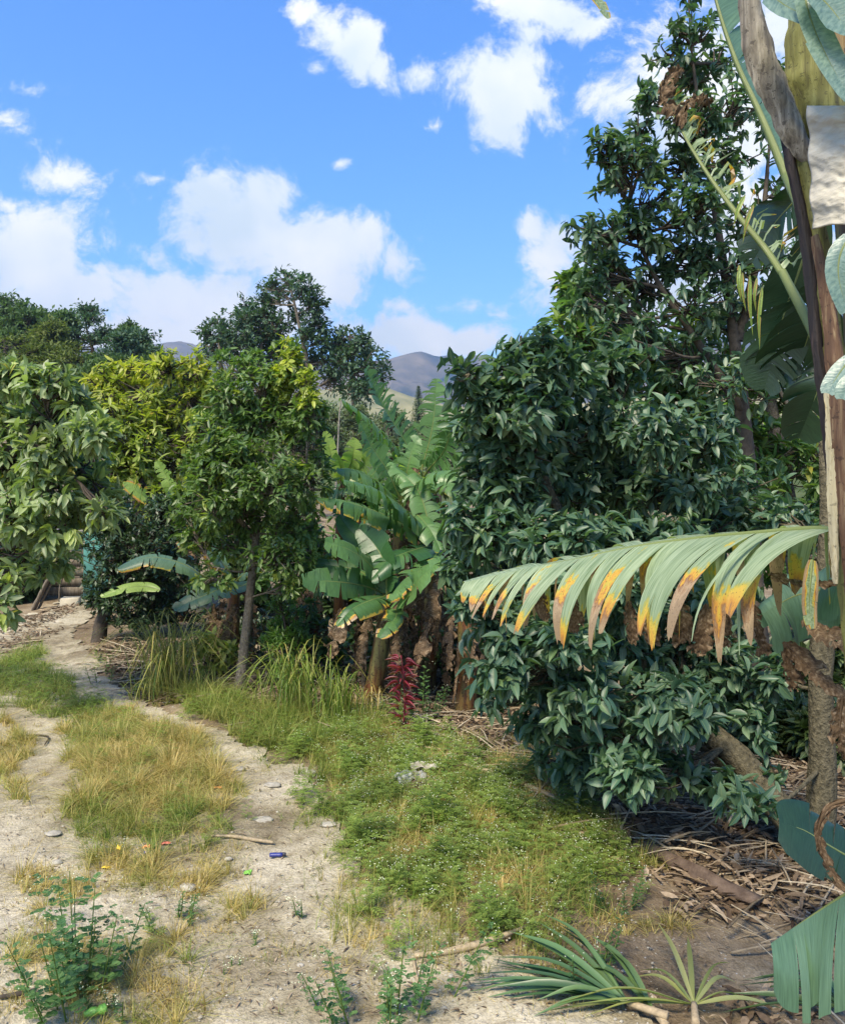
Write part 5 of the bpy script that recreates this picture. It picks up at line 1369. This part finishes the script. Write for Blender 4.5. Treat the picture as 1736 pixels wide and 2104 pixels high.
WEED2 = [(90, 1410, 100, 50, .8), (170, 1460, 90, 50, .9), (60, 1370, 50, 30, .5), (230, 1500, 70, 30, .6), (220, 1380, 60, 40, .25), (520, 1520, 90, 30, .5), (620, 1560, 70, 30, .5), (310, 1640, 90, 60, .4), (380, 1700, 90, 40, .5), (450, 1460, 90, 30, .5), (600, 1530, 90, 30, .7), (250, 1560, 120, 50, .35), (300, 1950, 150, 60, .12), (80, 1850, 90, 60, .12), (560, 2000, 200, 80, .05), (900, 2000, 200, 60, .08)]
mb = MB()
x, y, z, px, py, c = scatter(24000, WEED, 82, yr=(3.2, 8), wob=1.5, wsc=.5)
print('weeds', len(x))
weeds(mb, x, y, z, r.uniform(.08, .19, len(x)) * (.7 + .3 * c) * (1 + .35 * wnoise(x, y, 85, 2, .5)), r, TW)
x, y, z, px, py, c = scatter(16000, WEED2, 83, yr=(3.5, 12), wob=.9, wsc=.5, clear=True)
weeds(mb, x, y, z, r.uniform(.10, .20, len(x)), r, TS)
print('weeds2', len(x))
tag(mb.build('weeds', M['weed']), 'feathery green weeds with tiny white flowers covering the bank', 'weeds', kind='stuff')
# grass among the weeds
mb = MB()
x, y, z, px, py, c = scatter(420000, WEED, 84, yr=(3.2, 8), wob=.8, wsc=.4)
blades(mb, x, y, z, r.uniform(.04, .17, len(x)), .0042, r, .8, np.clip(r.normal(.35, .25, len(x)) + .9 * wnoise(x, y, 86, 3, .7), 0, 1), clump=.09)
tag(mb.build('undergrowth', M['grass']), 'grass blades growing between the feathery weeds', 'grass', kind='stuff')

# single bigger weeds
def weed_plant(label, px, py, H, seed, n=5, spread=.06, mat='weed2', fl=8):
    r = np.random.default_rng(seed); g = G(px, py)
    root = thing('weed_plant', label, 'weed', g, None)
    T = [weed_template(r, 1.0, 20, fl, 3, .30, r.uniform(.38, .55)) for _ in range(3)]
    mb = MB(); sm = MB()
    xx = g.x + r.normal(size=n) * spread; yy = g.y + r.normal(size=n) * spread
    hh = H * r.uniform(.45, 1.05, n)
    out = np.column_stack([xx - g.x, yy - g.y]) / max(spread, .01) * .22
    weeds(mb, xx, yy, hgt(xx, yy), hh, r, T, .10, out)
    for a, b_, h in zip(xx, yy, hh):
        z0 = float(hgt(a, b_)); tube(sm, [(g.x, g.y, g.z - .015), (a, b_, z0 - .005)], [.003, .003], 4, 3, (.2, 0, 0)); oo = np.array([a - g.x, b_ - g.y]) / max(spread, .01) * .22 * h; tube(sm, [(a, b_, z0 - .01), (a + oo[0] * .5, b_ + oo[1] * .5, z0 + h * .5), (a + oo[0] * .9, b_ + oo[1] * .9, z0 + h * .9)], [.004, .003, .0015], 4, 4, (.2, 0, 0))
    mb.build('leaves', M[mat], root); sm.build('stem', M['weed'], root)
weed_plant('tallest leafy weed, in the lower left of the bare ground', 165, 2050, .52, 91, 13, .085)
weed_plant('bushy weed beside the flat pale stone', 360, 1895, .19, 92, 7, .06)
weed_plant('dark low weed in front of the tallest weed', 250, 2085, .16, 93, 5, .07)
weed_plant('drooping weed standing alone on the track, right of the blue cap', 622, 1890, .13, 94, 2, .02)
weed_plant('leafy weed at the bottom edge between the track and the palm fronds', 790, 2090, .32, 95, 12, .10)
weed_plant('bright weed beside the grey rubble', 895, 1640, .30, 96, 7, .08, 'lime')
weed_plant('dark weed at the right tip of the weedy bank', 1275, 1870, .20, 97, 5, .06)
weed_plant('sprawling dark weed lying on the track near the bottom', 465, 1980, .08, 98, 5, .09)
weed_plant('thin weed standing on the track bend near the round tree', 215, 1400, .28, 99, 4, .10, 'weed')
weed_plant('weed on the bare patch right of the weedy bank', 1190, 2000, .20, 100, 5, .07)
weed_plant('low green sprig in the dry patch by the orange wrapper', 240, 1755, .07, 101, 3, .05)
weed_plant('grey-green weed left of the red plant', 790, 1470, .28, 102, 6, .08)
weed_plant('dark leafy weed right of the red plant', 865, 1480, .42, 103, 7, .08)

# long-bladed grass clumps
def grass_clump(label, px, py, H, n, seed, spread=.10, dry=.15, W=.009, group='long-bladed grass clumps', lean=(.45, 1.35)):
    r = np.random.default_rng(seed); g = G(px, py)
    mb = MB()
    for k in range(n):
        th = r.uniform(0, 6.28); h = H * r.uniform(.55, 1.1); ln = r.uniform(*lean)
        o = Vector((math.cos(th), math.sin(th), 0)); b0 = g + Vector((r.normal() * spread, r.normal() * spread, -.02))
        b0.z = float(hgt(b0.x, b0.y)) - .02
        pts = [b0, b0 + Vector((0, 0, h * .45)) + o * h * ln * .12, b0 + Vector((0, 0, h * .85)) + o * h * ln * .45, b0 + Vector((0, 0, h * (.95 - .35 * ln))) + o * h * ln * .95]
        p = curve(pts, 12); t = norm(np.gradient(p, axis=0)); s = norm(np.cross(t, np.array([o.x, o.y, .2]))) + 0
        w = W * r.uniform(.7, 1.3) * np.sin(np.clip(np.linspace(.12, 1, 12), 0, 1) * math.pi * .97) ** .6
        w = np.interp(np.linspace(0, 1, 12), [0, .3, .7, 1], [.6, 1, .8, .05]) * W * r.uniform(.7, 1.3)
        V = np.stack([p - s * w[:, None] / 2, p + s * w[:, None] / 2], 1).reshape(-1, 3)
        Fq = [(2 * i, 2 * i + 1, 2 * i + 3, 2 * i + 2) for i in range(11)]
        mb.add(V, Fq, (r.random(), np.clip(r.normal(dry, .22), 0, 1), 0))
    o = mb.build('grass_clump', M['grass'])
    return tag(o, label, 'grass clump', group)
grass_clump('arching pale grass clump at the foot of the dark round tree', 345, 1425, .85, 240, 111, .12, .40, lean=(.5, 1.4))
grass_clump('upright bright grass clump nearest the red plant', 690, 1490, .55, 110, 112, .09, .02, .012, lean=(.2, 1.0))
grass_clump('tall green grass clump just right of the slim trunk', 610, 1470, .68, 130, 113, .15, .12, .010)
grass_clump('small grass clump left of the slim trunk', 300, 1440, .30, 60, 114, .10, .3)
grass_clump('thin dry grass clump between the two green clumps', 745, 1470, .34, 50, 115, .12, .8, .008)

# red plant
def red_plant():
    r = np.random.default_rng(121); g = G(828, 1505)
    root = thing('red_plant', 'small crimson-leaved plant standing in front of the bananas', 'plant', g)
    sm = MB(); top = g + Vector((-.01, 0, .60)); tube(sm, [g, (g + top) * .5 + Vector((.02, 0, 0)), top], [.010, .008, .004], 6, 8, (.3, 0, 0)); sm.build('stem', M['red'], root)
    mb = MB(); n = 95
    f0 = r.random(n) ** .65; th = r.uniform(0, 6.28, n)
    pos = np.array(g)[None] + np.outer(f0, np.array(top - g)) + np.column_stack([np.cos(th), np.sin(th), 0 * th]) * .03
    di = np.column_stack([np.cos(th), np.sin(th), r.uniform(.1, 1.1, n)])
    add_leaves(mb, pos, di, np.column_stack([np.zeros(n), -.3 * np.ones(n), np.ones(n)]), r.uniform(.06, .12, n), .016, 'full', np.column_stack([r.random(n), .25 * (r.random(n) < .08), r.random(n)]), r.uniform(1.2, 3.0, n))
    mb.build('leaves', M['red'], root)
red_plant()

# low shrubs by the slim tree
bush('slender light green shrub just right of the slim trunk', [(575, 1240, 26, 36, 26), (590, 1280, 34, 34, 34), (570, 1320, 34, 36, 34), (590, 1370, 30, 34, 26), (610, 1320, 24, 40, 22)], 8.4, 131, .07, .018, 'lime', per=12, cat='shrub', name='shrub', droop=-.3)
bush('sparse shrub with yellowing leaves left of the slim trunk', [(400, 1320, 40, 30, 16), (440, 1310, 40, 34, 18), (470, 1340, 36, 30, 16), (420, 1360, 40, 26, 14), (450, 1380, 30, 20, 8)], 8.9, 132, .10, .038, 'yellow', per=8, cat='shrub', name='shrub', young=lambda c, r: .1, droop=.7)
bush('dark low shrub on the litter right of the grass clumps', [(530, 1340, 30, 40, 20), (545, 1290, 26, 40, 18)], 9.2, 133, .07, .03, 'shrub', per=9, cat='shrub', name='shrub')

bush('mid green shrub at the foot of the low banana plant', [(640, 1290, 44, 40, 24), (670, 1340, 40, 34, 18), (620, 1240, 34, 34, 14)], 9.0, 134, .12, .045, 'glossy2', per=9, cat='shrub', name='shrub', droop=.4)
bush('green shrub between the brown hanging leaves and the glossy tree', [(880, 1300, 36, 40, 18), (900, 1360, 34, 34, 14), (850, 1340, 28, 30, 10)], 8.6, 135, .11, .04, 'glossy2', per=9, cat='shrub', name='shrub', droop=.4)
bush('small shrub with rounded leaves below the broad bright banana leaf', [(735, 1300, 34, 34, 16), (760, 1350, 34, 30, 12)], 8.5, 136, .09, .04, 'slim', per=9, cat='shrub', name='shrub', droop=.3)

# ------------------------------------------------------------------ leaf litter, sticks
LIT = [(450, 1400, 300, 60, 1), (700, 1450, 200, 60, 1), (300, 1370, 140, 60, .8), (900, 1480, 130, 80, 1), (1020, 1530, 150, 80, 1), (1150, 1620, 160, 60, .9), (1330, 1690, 200, 80, 1), (1500, 1740, 200, 110, 1), (1300, 1600, 300, 120, .9), (1450, 1850, 140, 70, .7), (1650, 1800, 180, 160, .9),
       (120, 1265, 160, 40, .5), (60, 1300, 160, 60, .3), (1600, 2060, 200, 60, .5), (1500, 1600, 250, 120, .8), (800, 1400, 250, 70, 1)]
r = np.random.default_rng(141)
mb = MB()
x, y, z, px, py, c = scatter(190000, LIT, 142, xr=(-6, 5), yr=(2.7, 14), wob=.5, wsc=.5, clear=True)
n = len(x); print('litter', n)
keep = r.random(n) < .85; x, y, z = x[keep], y[keep], z[keep]; n = len(x)
th = r.uniform(0, 6.28, n)
di = np.column_stack([np.cos(th), np.sin(th), r.normal(size=n) * .25])
add_leaves(mb, np.column_stack([x, y, z + r.uniform(.0, .045, n)]), di, np.column_stack([r.normal(size=n) * .5, r.normal(size=n) * .5, np.ones(n)]), r.uniform(.035, .12, n), r.uniform(.008, .032, n), 'mid', np.column_stack([r.random(n), r.random(n), r.random(n)]), r.uniform(-1, 2.5, n))
tag(mb.build('leaf_litter', M['dry']), 'brown fallen leaves covering the soil under the trees', 'leaf litter', kind='stuff')
mb = MB()
x, y, z, px, py, c = scatter(6500, LIT, 143, xr=(-6, 5), yr=(2.7, 13), wob=.5, wsc=.5, clear=True)
for a, b_, c0 in zip(x, y, z):
    th = r.normal(0, .7) if r.random() < .6 else r.uniform(0, 3.14); l = r.uniform(.15, .7) * .5; o = Vector((math.cos(th), math.sin(th), r.normal() * .08)) * l
    q = Vector((a, b_, c0 + r.uniform(.01, .06))); w = r.uniform(.003, .012)
    tube(mb, [q - o, q + Vector((0, 0, r.uniform(0, .03))), q + o], [w, w, w * .5], 4, 5, (r.random(), 0, 0), flat=.5)
tag(mb.build('twig_litter', M['straw']), 'fallen dry stalks and twigs among the leaf litter', 'twigs', kind='stuff')
# scattered bits on the open track
mb = MB(); n = 3200
px_ = r.uniform(-40, 1500, n); py_ = 1300 + 800 * r.random(n) ** .8
pp = np.array([list(G(a, b_)) for a, b_ in zip(px_, py_)])
th = r.uniform(0, 6.28, n)
add_leaves(mb, pp + np.array([0, 0, .024]), np.column_stack([np.cos(th), np.sin(th), r.normal(size=n) * .1]), np.tile([0, 0, 1.], (n, 1)), r.uniform(.012, .055, n), r.uniform(.002, .010, n), 'small', np.column_stack([r.random(n), r.random(n), r.random(n)]))
tag(mb.build('debris', M['dry']), 'small dry leaf bits scattered on the bare track', 'leaf bits', kind='stuff')

def stone_mesh(c, rx, ry, rz, seed):
    r_ = np.random.default_rng(seed); k, m = 14, 9
    th = np.linspace(0, 2 * math.pi, k, endpoint=False); ph = np.linspace(.02, math.pi - .02, m)
    T, Ph = np.meshgrid(th, ph)
    D = np.stack([np.cos(T) * np.sin(Ph), np.sin(T) * np.sin(Ph), np.cos(Ph)], -1)
    R = 1 + .16 * wnoise(D[..., 0] * 2 + D[..., 2] * 1.3, D[..., 1] * 2 - D[..., 2], seed, 3, 1.6)
    V = (D * R[..., None] * np.array([rx, ry, rz])).reshape(-1, 3) + np.array(c)
    i, j = np.meshgrid(np.arange(m - 1), np.arange(k), indexing='ij'); j2 = (j + 1) % k
    return V, np.stack([i * k + j, i * k + j2, (i + 1) * k + j2, (i + 1) * k + j], -1)
M['log'] = simple_mat('rotting_log', (.045, .030, .022), (.13, .095, .07), 14, .9, .15, .8, .02)
M['stone'] = simple_mat('pale_stone', (.20, .185, .15), (.38, .36, .30), 26, .85, .2, .5, .01)
def stone(label, px, py, rx, seed, group='stones on the bare track', fz=.45):
    g = G(px, py); V, Fq = stone_mesh((g.x, g.y, g.z + .016 + rx * fz * .25), rx, rx * .75, rx * fz, seed)
    mb = MB(); mb.add(V, Fq); return tag(mb.build('stone', M['stone']), label, 'stone', group)
stone('flat pale oval stone beside the bushy weed', 386, 1833, .046, 151)
stone('pale stone at the left near the dry patch', 118, 1780, .030, 152)
stone('small round stone right of the dark stick end', 470, 1772, .022, 153)
stone('pale rock at the tip of the weeds near the top of the track', 640, 1593, .040, 154)
stone('whitish rock in the middle of the right-hand rut', 488, 1585, .055, 155, fz=.2)
stone('flat rock embedded in the right-hand rut', 560, 1618, .060, 156, fz=.18)
stone('flat rock near the branch tip on the track', 675, 1700, .050, 157, fz=.2)
stone('low pale rock left of the sparse tuft', 540, 1690, .060, 158, fz=.15)
stone('small grey stone on the track in the lower middle', 618, 1992, .016, 159)
stone('stone slab in the left-hand rut', 110, 1718, .050, 160, fz=.15)
stone('small pale stone close to the palm fronds', 1082, 2020, .018, 161)
mb = MB(); n = 1500
for k in range(n):
    q = G(r.uniform(-40, 1350), 1290 + 830 * r.random() ** .75); s = abs(r.normal()) * .0035 + .0025
    if s > .012: s = .012
    th = r.uniform(0, 3.14, 5); z = q.z + .018
    a = [(q.x + math.cos(t) * s, q.y + math.sin(t) * s * .8, z) for t in (0, 1.57, 3.14, 4.71)]
    b_ = [(q.x + math.cos(t + .4) * s * .6, q.y + math.sin(t + .4) * s * .5, z + s * .6) for t in (0, 1.57, 3.14, 4.71)]
    V = a + b_; mb.add(V, [(4, 5, 6, 7), (0, 1, 5, 4), (1, 2, 6, 5), (2, 3, 7, 6), (3, 0, 4, 7)])
tag(mb.build('gravel', M['stone']), 'small pale gravel scattered over the track', 'gravel', kind='stuff')

def stick(label, pts, rad, mat='straw', name='stick', cat='stick', z=.03, bump=.2, flat=1):
    mb = MB(); q = []
    for (x, y) in pts:
        g = G(x, y); g.z += z; q.append(g)
    tube(mb, q, rad, 8, 24, (.55, 0, 0), bump=bump, flat=flat, cap=True)
    return tag(mb.build(name, M[mat]), label, cat)
stick('long curved dried palm stalk lying in front of the weedy bank', [(852, 1978), (930, 1968), (1010, 1945), (1080, 1918)], [.010, .016, .014, .006])
stick('thin straight dry stalk lying beside the blue object', [(435, 1728), (480, 1730), (520, 1736), (562, 1742)], [.005, .009, .011, .008])
stick('short dry stalk curling down to the left of the palm fronds', [(850, 1985), (856, 2020), (870, 2050), (900, 2060)], [.005, .006, .006, .004])
stick('dark forked twig on the left-hand rut', [(35, 1520), (75, 1518), (100, 1522), (92, 1540)], [.005, .007, .007, .004], 'bark_dark')
stick('thick dark decaying log lying under the forked trunk', [(1325, 1748), (1400, 1795), (1470, 1835), (1560, 1870)], [.03, .05, .055, .035], 'log', 'log', 'log', .04, .75, .7)
stick('second decaying log at the edge of the shade', [(1500, 1860), (1560, 1900), (1620, 1930), (1700, 1960)], [.03, .045, .045, .03], 'log', 'log', 'log', .04, .3) if False else None
stick('long pale fallen stem along the upper edge of the weedy bank', [(950, 1582), (1030, 1608), (1120, 1645), (1200, 1690)], [.020, .028, .022, .012], 'straw', z=.05, flat=.5)
stick('stout grey stalk stub standing at the end of the pale fallen stem', [(1118, 1628), (1120, 1630)], [.02, .02], 'straw') if False else None
stick('brown twig in the lower left corner', [(0, 2065), (40, 2058), (75, 2048)], [.008, .011, .006], 'bark_dark')
stick('dark stalk crossing the litter behind the grass mound', [(200, 1388), (290, 1378), (380, 1384)], [.006, .010, .008], 'bark_dark')


# ------------------------------------------------------------------ cut palm fronds
def palm_blade(mb, a, b_, w, r, sag=.03, col=(.5, 0, 0)):
    a, b_ = Vector(a), Vector(b_)
    m = (a + b_) * .5 + Vector((0, 0, sag * r.uniform(.3, 1.4)))
    p = curve([a, m, b_], 10); t = norm(np.gradient(p, axis=0)); s = norm(np.cross(t, [0, 0, 1.0]) + r.normal() * .25 * np.array([0, 0, 1.0]))
    nrm = norm(np.cross(s, t)); ww = np.interp(np.linspace(0, 1, 10), [0, .25, .65, 1], [.35, .9, .75, .03]) * w
    V = np.stack([p - s * ww[:, None] / 2 + nrm * .25 * ww[:, None], p, p + s * ww[:, None] / 2 + nrm * .25 * ww[:, None]], 1).reshape(-1, 3)
    Fq = []
    for i in range(9):
        q = i * 3; Fq += [(q, q + 1, q + 4, q + 3), (q + 1, q + 2, q + 5, q + 4)]
    mb.add(V, Fq, col)
def frond(label, hub, tips, w, mat, seed, extra=10):
    r = np.random.default_rng(seed); h = G(*hub) + Vector((0, 0, .05))
    root = thing('palm_frond', label, 'palm frond', h, 'cut palm fronds lying at the bottom')
    T = [G(x, y) + Vector((0, 0, z * .55 + .01)) for x, y, z in tips]
    T2 = list(T)
    for k in range(extra):
        i = r.integers(0, len(T) - 1); f0 = r.random()
        q = T[i].lerp(T[i + 1], f0); q = h + (q - h) * r.uniform(.8, 1.05); q.z += r.uniform(-.02, .05); T2.append(q)
    for q in T2:
        mb = MB(); palm_blade(mb, h + (q - h) * .03, q, w * r.uniform(.7, 1.2), r, .05, (r.random(), r.uniform(0, .25), 0)); mb.build('frond_blade', M[mat], root)
    mb = MB(); e = h + (h - T[len(T) // 2]) * .25; tube(mb, [h, e], [.012, .016], 7, 6, (.5, 0, 0), cap=True); mb.build('stalk', M['straw'], root)
M['palm'] = foliage_mat('palm_blade', (0.020, 0.061, 0.031), (0.039, 0.094, 0.044), (0.066, 0.132, 0.055), rough=.4, trans=.15, young=(.2, .25, .05))
M['palm_y'] = foliage_mat('yellow_palm_blade', (.12, .16, .05), (.20, .24, .08), (.30, .32, .12), rough=.45, trans=.25, young=(.4, .36, .15))
frond('dark green cut fan palm frond lying with its tips towards the track', (1290, 2088), [(1095, 2100, .02), (1000, 2060, .02), (958, 2050, .02), (968, 2012, .02), (1008, 1982, .04), (1048, 1945, .10), (1110, 1915, .14), (1140, 1930, .12)], .032, 'palm', 171, 12)
frond('second dark green frond with upright blades left of the yellow one', (1340, 2100), [(1180, 2010, .05), (1215, 1965, .14), (1240, 1985, .12), (1262, 2030, .08)], .030, 'palm', 172, 4)
frond('yellow-green cut palm frond with its pale cut stub at the bottom', (1425, 2090), [(1095, 2092, .02), (1200, 2100, .02), (1312, 2015, .06), (1350, 1935, .14), (1412, 1965, .14), (1500, 2010, .10), (1550, 2080, .03), (1610, 2088, .03)], .024, 'palm_y', 173, 4)
frond('green palm frond half hidden under the corner banana leaf', (1740, 2100), [(1480, 2095, .03), (1500, 2060, .05), (1540, 2040, .07), (1600, 2030, .08), (1650, 2050, .08)], .030, 'palm', 174, 6)

# ------------------------------------------------------------------ small rubbish
def plain(name, col, rough=.4, spec=.5):
    m, nt, out = new_mat(name)
    n = noise(nt, 60, 3)
    c = mixc(nt, 1.0, col, ramp(nt, n, [(.35, (.75, .75, .75)), (.65, (1.1, 1.1, 1.1))]), 'MULTIPLY')
    finish(nt, out, c, rough, spec)
    return m
M['blue'] = plain('blue_plastic', (.02, .03, .16)); M['lime_p'] = plain('lime_plastic', (.17, .40, .06)); M['orange'] = plain('orange_wrapper', (.62, .22, .06)); M['red_w'] = plain('red_wrapper', (.50, .12, .07))
M['yel'] = plain('yellow_wrapper', (.75, .55, .04)); M['cloth'] = simple_mat('grey_cloth', (.14, .155, .155), (.28, .30, .30), 40, .9, .1, .5, .01); M['blk'] = plain('black_plastic', (.02, .02, .03))

def crumple(px, py, w, d, mat, name, label, cat, seed, h=.02, parent=None, dz=.02, rot=0.0, dx=0.0):
    """a small crumpled sheet lying on the ground"""
    g = G(px, py); n = 12
    X, Y = np.meshgrid(np.linspace(-1, 1, n), np.linspace(-1, 1, n))
    edge = 1 + .2 * wnoise(np.arctan2(Y, X), X * 0, seed, 3, 2.0)
    x0, y0 = X * w * edge, Y * d * edge
    x = g.x + x0 * math.cos(rot) - y0 * math.sin(rot) + dx; y = g.y + x0 * math.sin(rot) + y0 * math.cos(rot)
    z = g.z + dz + h * (1 - .6 * (X ** 2 + Y ** 2) * .5) * (.5 + .5 * wnoise(X * 1.0, Y * 1.0, seed + 1, 3, 1.3))
    i, j = np.meshgrid(np.arange(n - 1), np.arange(n - 1), indexing='ij'); q = i * n + j
    mb = MB(); mb.add(np.stack([x, y, z], -1).reshape(-1, 3), np.stack([q, q + 1, q + n + 1, q + n], -1))
    o = mb.build(name, mat, parent)
    s = o.modifiers.new('thick', 'SOLIDIFY'); s.thickness = .003; s.offset = -1
    if parent is None: tag(o, label, cat)
    return o

g = G(570, 1770)
root = thing('bottle_cap_holder', 'dark blue plastic piece lying on the track below the dry stalk', 'plastic piece', g)
root.name = 'plastic_lighter'
mb = MB(); tube(mb, [g + Vector((-.040, 0, .035)), g + Vector((.028, .004, .035))], [.014, .014], 10, 6, (.5, 0, 0), cap=True, flat=.8); mb.build('body', M['blue'], root)
mb = MB(); tube(mb, [g + Vector((.029, .004, .036)), g + Vector((.046, .005, .036))], [.011, .009], 10, 4, (.5, 0, 0), cap=True); mb.build('cap', M['blk'], root)
crumple(510, 1804, .018, .020, M['lime_p'], 'bottle_cap', 'lime green plastic cap on the bare track', 'cap', 181, .02, dz=.025)
g = G(203, 2098)
root = thing('toy', 'bright lime green plastic toy piece at the bottom edge', 'toy', g)
V, Fq = stone_mesh((g.x + .015, g.y, g.z + .045), .020, .02, .018, 3); mb = MB(); mb.add(V, Fq); mb.build('knob', M['lime_p'], root)
mb = MB(); tube(mb, [g + Vector((-.05, -.01, .03)), g + Vector((-.02, 0, .036)), g + Vector((.006, 0, .04))], [.010, .018, .012], 10, 8, (.5, 0, 0), cap=True); mb.build('body', M['lime_p'], root)
crumple(303, 1756, .020, .012, M['orange'], 'wrapper', 'orange and blue wrapper scrap at the edge of the dry grass', 'wrapper', 183, .025, dz=.035)
crumple(303, 1764, .020, .010, M['blue'], 'wrapper', 'blue scrap of wrapper just below the orange one', 'wrapper', 184, .015, dz=.03)
crumple(343, 1744, .022, .010, M['red_w'], 'wrapper', 'thin red scrap of wrapper right of the orange and blue one', 'wrapper', 185, .012, dz=.03)
crumple(246, 1758, .014, .024, M['yel'], 'wrapper', 'yellow folded wrapper left of the other scraps', 'wrapper', 186, .03, dz=.035)
crumple(448, 1628, .026, .012, M['orange'], 'wrapper', 'orange scrap lying in the rut at the right of the dry mound', 'wrapper', 187, .012, dz=.03)
crumple(219, 1792, .020, .012, M['yel'], 'wrapper', 'small yellow scrap on the soil above the tallest weed', 'wrapper', 188, .01, dz=.025)
crumple(840, 1622, .10, .10, M['cloth'], 'cloth', 'pale grey cloth lying crumpled in the weeds', 'cloth', 189, .10, dz=.05, rot=.3)
crumple(872, 1604, .09, .05, M['stone'], 'rubble_piece', 'pale slab of rubble behind the grey cloth', 'rubble', 190, .06, dz=.08)
V, Fq = stone_mesh(tuple(G(868, 1632) + Vector((0, 0, .05))), .09, .06, .05, 8); mb = MB(); mb.add(V, Fq); tag(mb.build('rubble_piece', M['log']), 'dark lump of rubble between the grey cloth and the bright weed', 'rubble')

# ------------------------------------------------------------------ far end of the track
def box(mb, c, sx, sy, sz, col=(.5, 0, 0), rz=0.0):
    V = []
    for a in (-1, 1):
        for b_ in (-1, 1):
            for e in (-1, 1):
                x, y = a * sx / 2, b_ * sy / 2
                V.append((c[0] + x * math.cos(rz) - y * math.sin(rz), c[1] + x * math.sin(rz) + y * math.cos(rz), c[2] + e * sz / 2))
    mb.add(V, [(0, 1, 3, 2), (4, 6, 7, 5), (0, 4, 5, 1), (2, 3, 7, 6), (0, 2, 6, 4), (1, 5, 7, 3)], col)
M['turq'] = simple_mat('turquoise_plaster', (.05, .17, .145), (.10, .26, .23), 5, .8, .2, .2, .01)
M['wood'] = simple_mat('weathered_wood', (.07, .055, .04), (.20, .17, .13), 9, .85, .2, .5, .01, stretch=(6, 6, 1))
M['tin'] = simple_mat('rusted_tin', (.12, .10, .08), (.30, .28, .26), 6, .6, .4, .3, .01)
M['conc'] = simple_mat('pale_concrete', (.30, .27, .20), (.46, .42, .33), 8, .9, .1, .4, .01)
d = 14.8
g = ground_under(235, d)
root = thing('hut', 'low turquoise-walled hut half hidden behind the dark round tree', 'hut', g)
mb = MB(); box(mb, (g.x + .18, d + 1.0, g.z + .85), 1.5, 1.8, 1.7); mb.build('wall', M['turq'], root, False)
mb = MB(); box(mb, (g.x + .18, d + 1.0, g.z + 1.76), 1.9, 2.2, .08); mb.build('roof', M['tin'], root, False)
mb = MB(); box(mb, (g.x + .18, d + .085, g.z + .8), .6, .04, 1.5); mb.build('door', M['wood'], root, False)
g = ground_under(138, 15.2)
root = thing('shed', 'dark wooden plank lean-to at the far end of the track', 'shed', g)
for k in range(6):
    mb = MB(); box(mb, (g.x, g.y + .02 * (k % 2), g.z + .10 + k * .17), .85, .05, .15, (r.random(), 0, 0)); mb.build('plank', M['wood'], root, False)
mb = MB(); box(mb, (g.x - .02, g.y + .1, g.z + 1.18), 1.0, .7, .05, rz=.05); mb.build('roof', M['tin'], root, False)
for sx in (-.45, .45):
    mb = MB(); tube(mb, [(g.x + sx, g.y - .06, g.z - .05), (g.x + sx, g.y - .06, g.z + 1.15)], [.035, .03], 7, 6); mb.build('post', M['wood'], root)
g = ground_under(146, 14.2)
mb = MB(); box(mb, (g.x, g.y, g.z + .06), .30, .26, .18, rz=.2); o = mb.build('concrete_block', M['conc'], None, False)
bv = o.modifiers.new('b', 'BEVEL'); bv.width = .02
tag(o, 'pale concrete block at the side of the track below the plank shed', 'block')
for lb, pts, w in [('thickest weathered board leaning beside the bend of the track', [(68, 1256, 13.9), (95, 1200, 13.9), (122, 1155, 13.9)], .07), ('thinner weathered board leaning just right of the thick one', [(78, 1254, 14.0), (112, 1190, 14.0), (150, 1140, 14.0)], .035), ('dead leaning branch behind the leaning boards', [(122, 1236, 14.4), (128, 1190, 14.4), (160, 1140, 14.4)], .025)]:
    mb = MB(); tube(mb, fr(*pts), [w, w * .9, w * .7], 6, 12, (.5, 0, 0), bump=.2, flat=.5); tag(mb.build('leaning_board', M['wood']), lb, 'board')

# ------------------------------------------------------------------ air
hz = MB(); box(hz, (0, 1990, 398), 6800, 4200, 808)
m, nt, out = new_mat('air')
pv = nd(nt, 'ShaderNodeVolumePrincipled'); pv.inputs['Color'].default_value = (.42, .64, 1.0, 1); pv.inputs['Density'].default_value = HAZE; pv.inputs['Anisotropy'].default_value = .3
nt.links.new(pv.outputs[0], out.inputs['Volume'])
if HAZE > 0:
    tag(hz.build('haze', m, None, False), 'thin blue haze over the distant mountains', 'haze', kind='stuff')
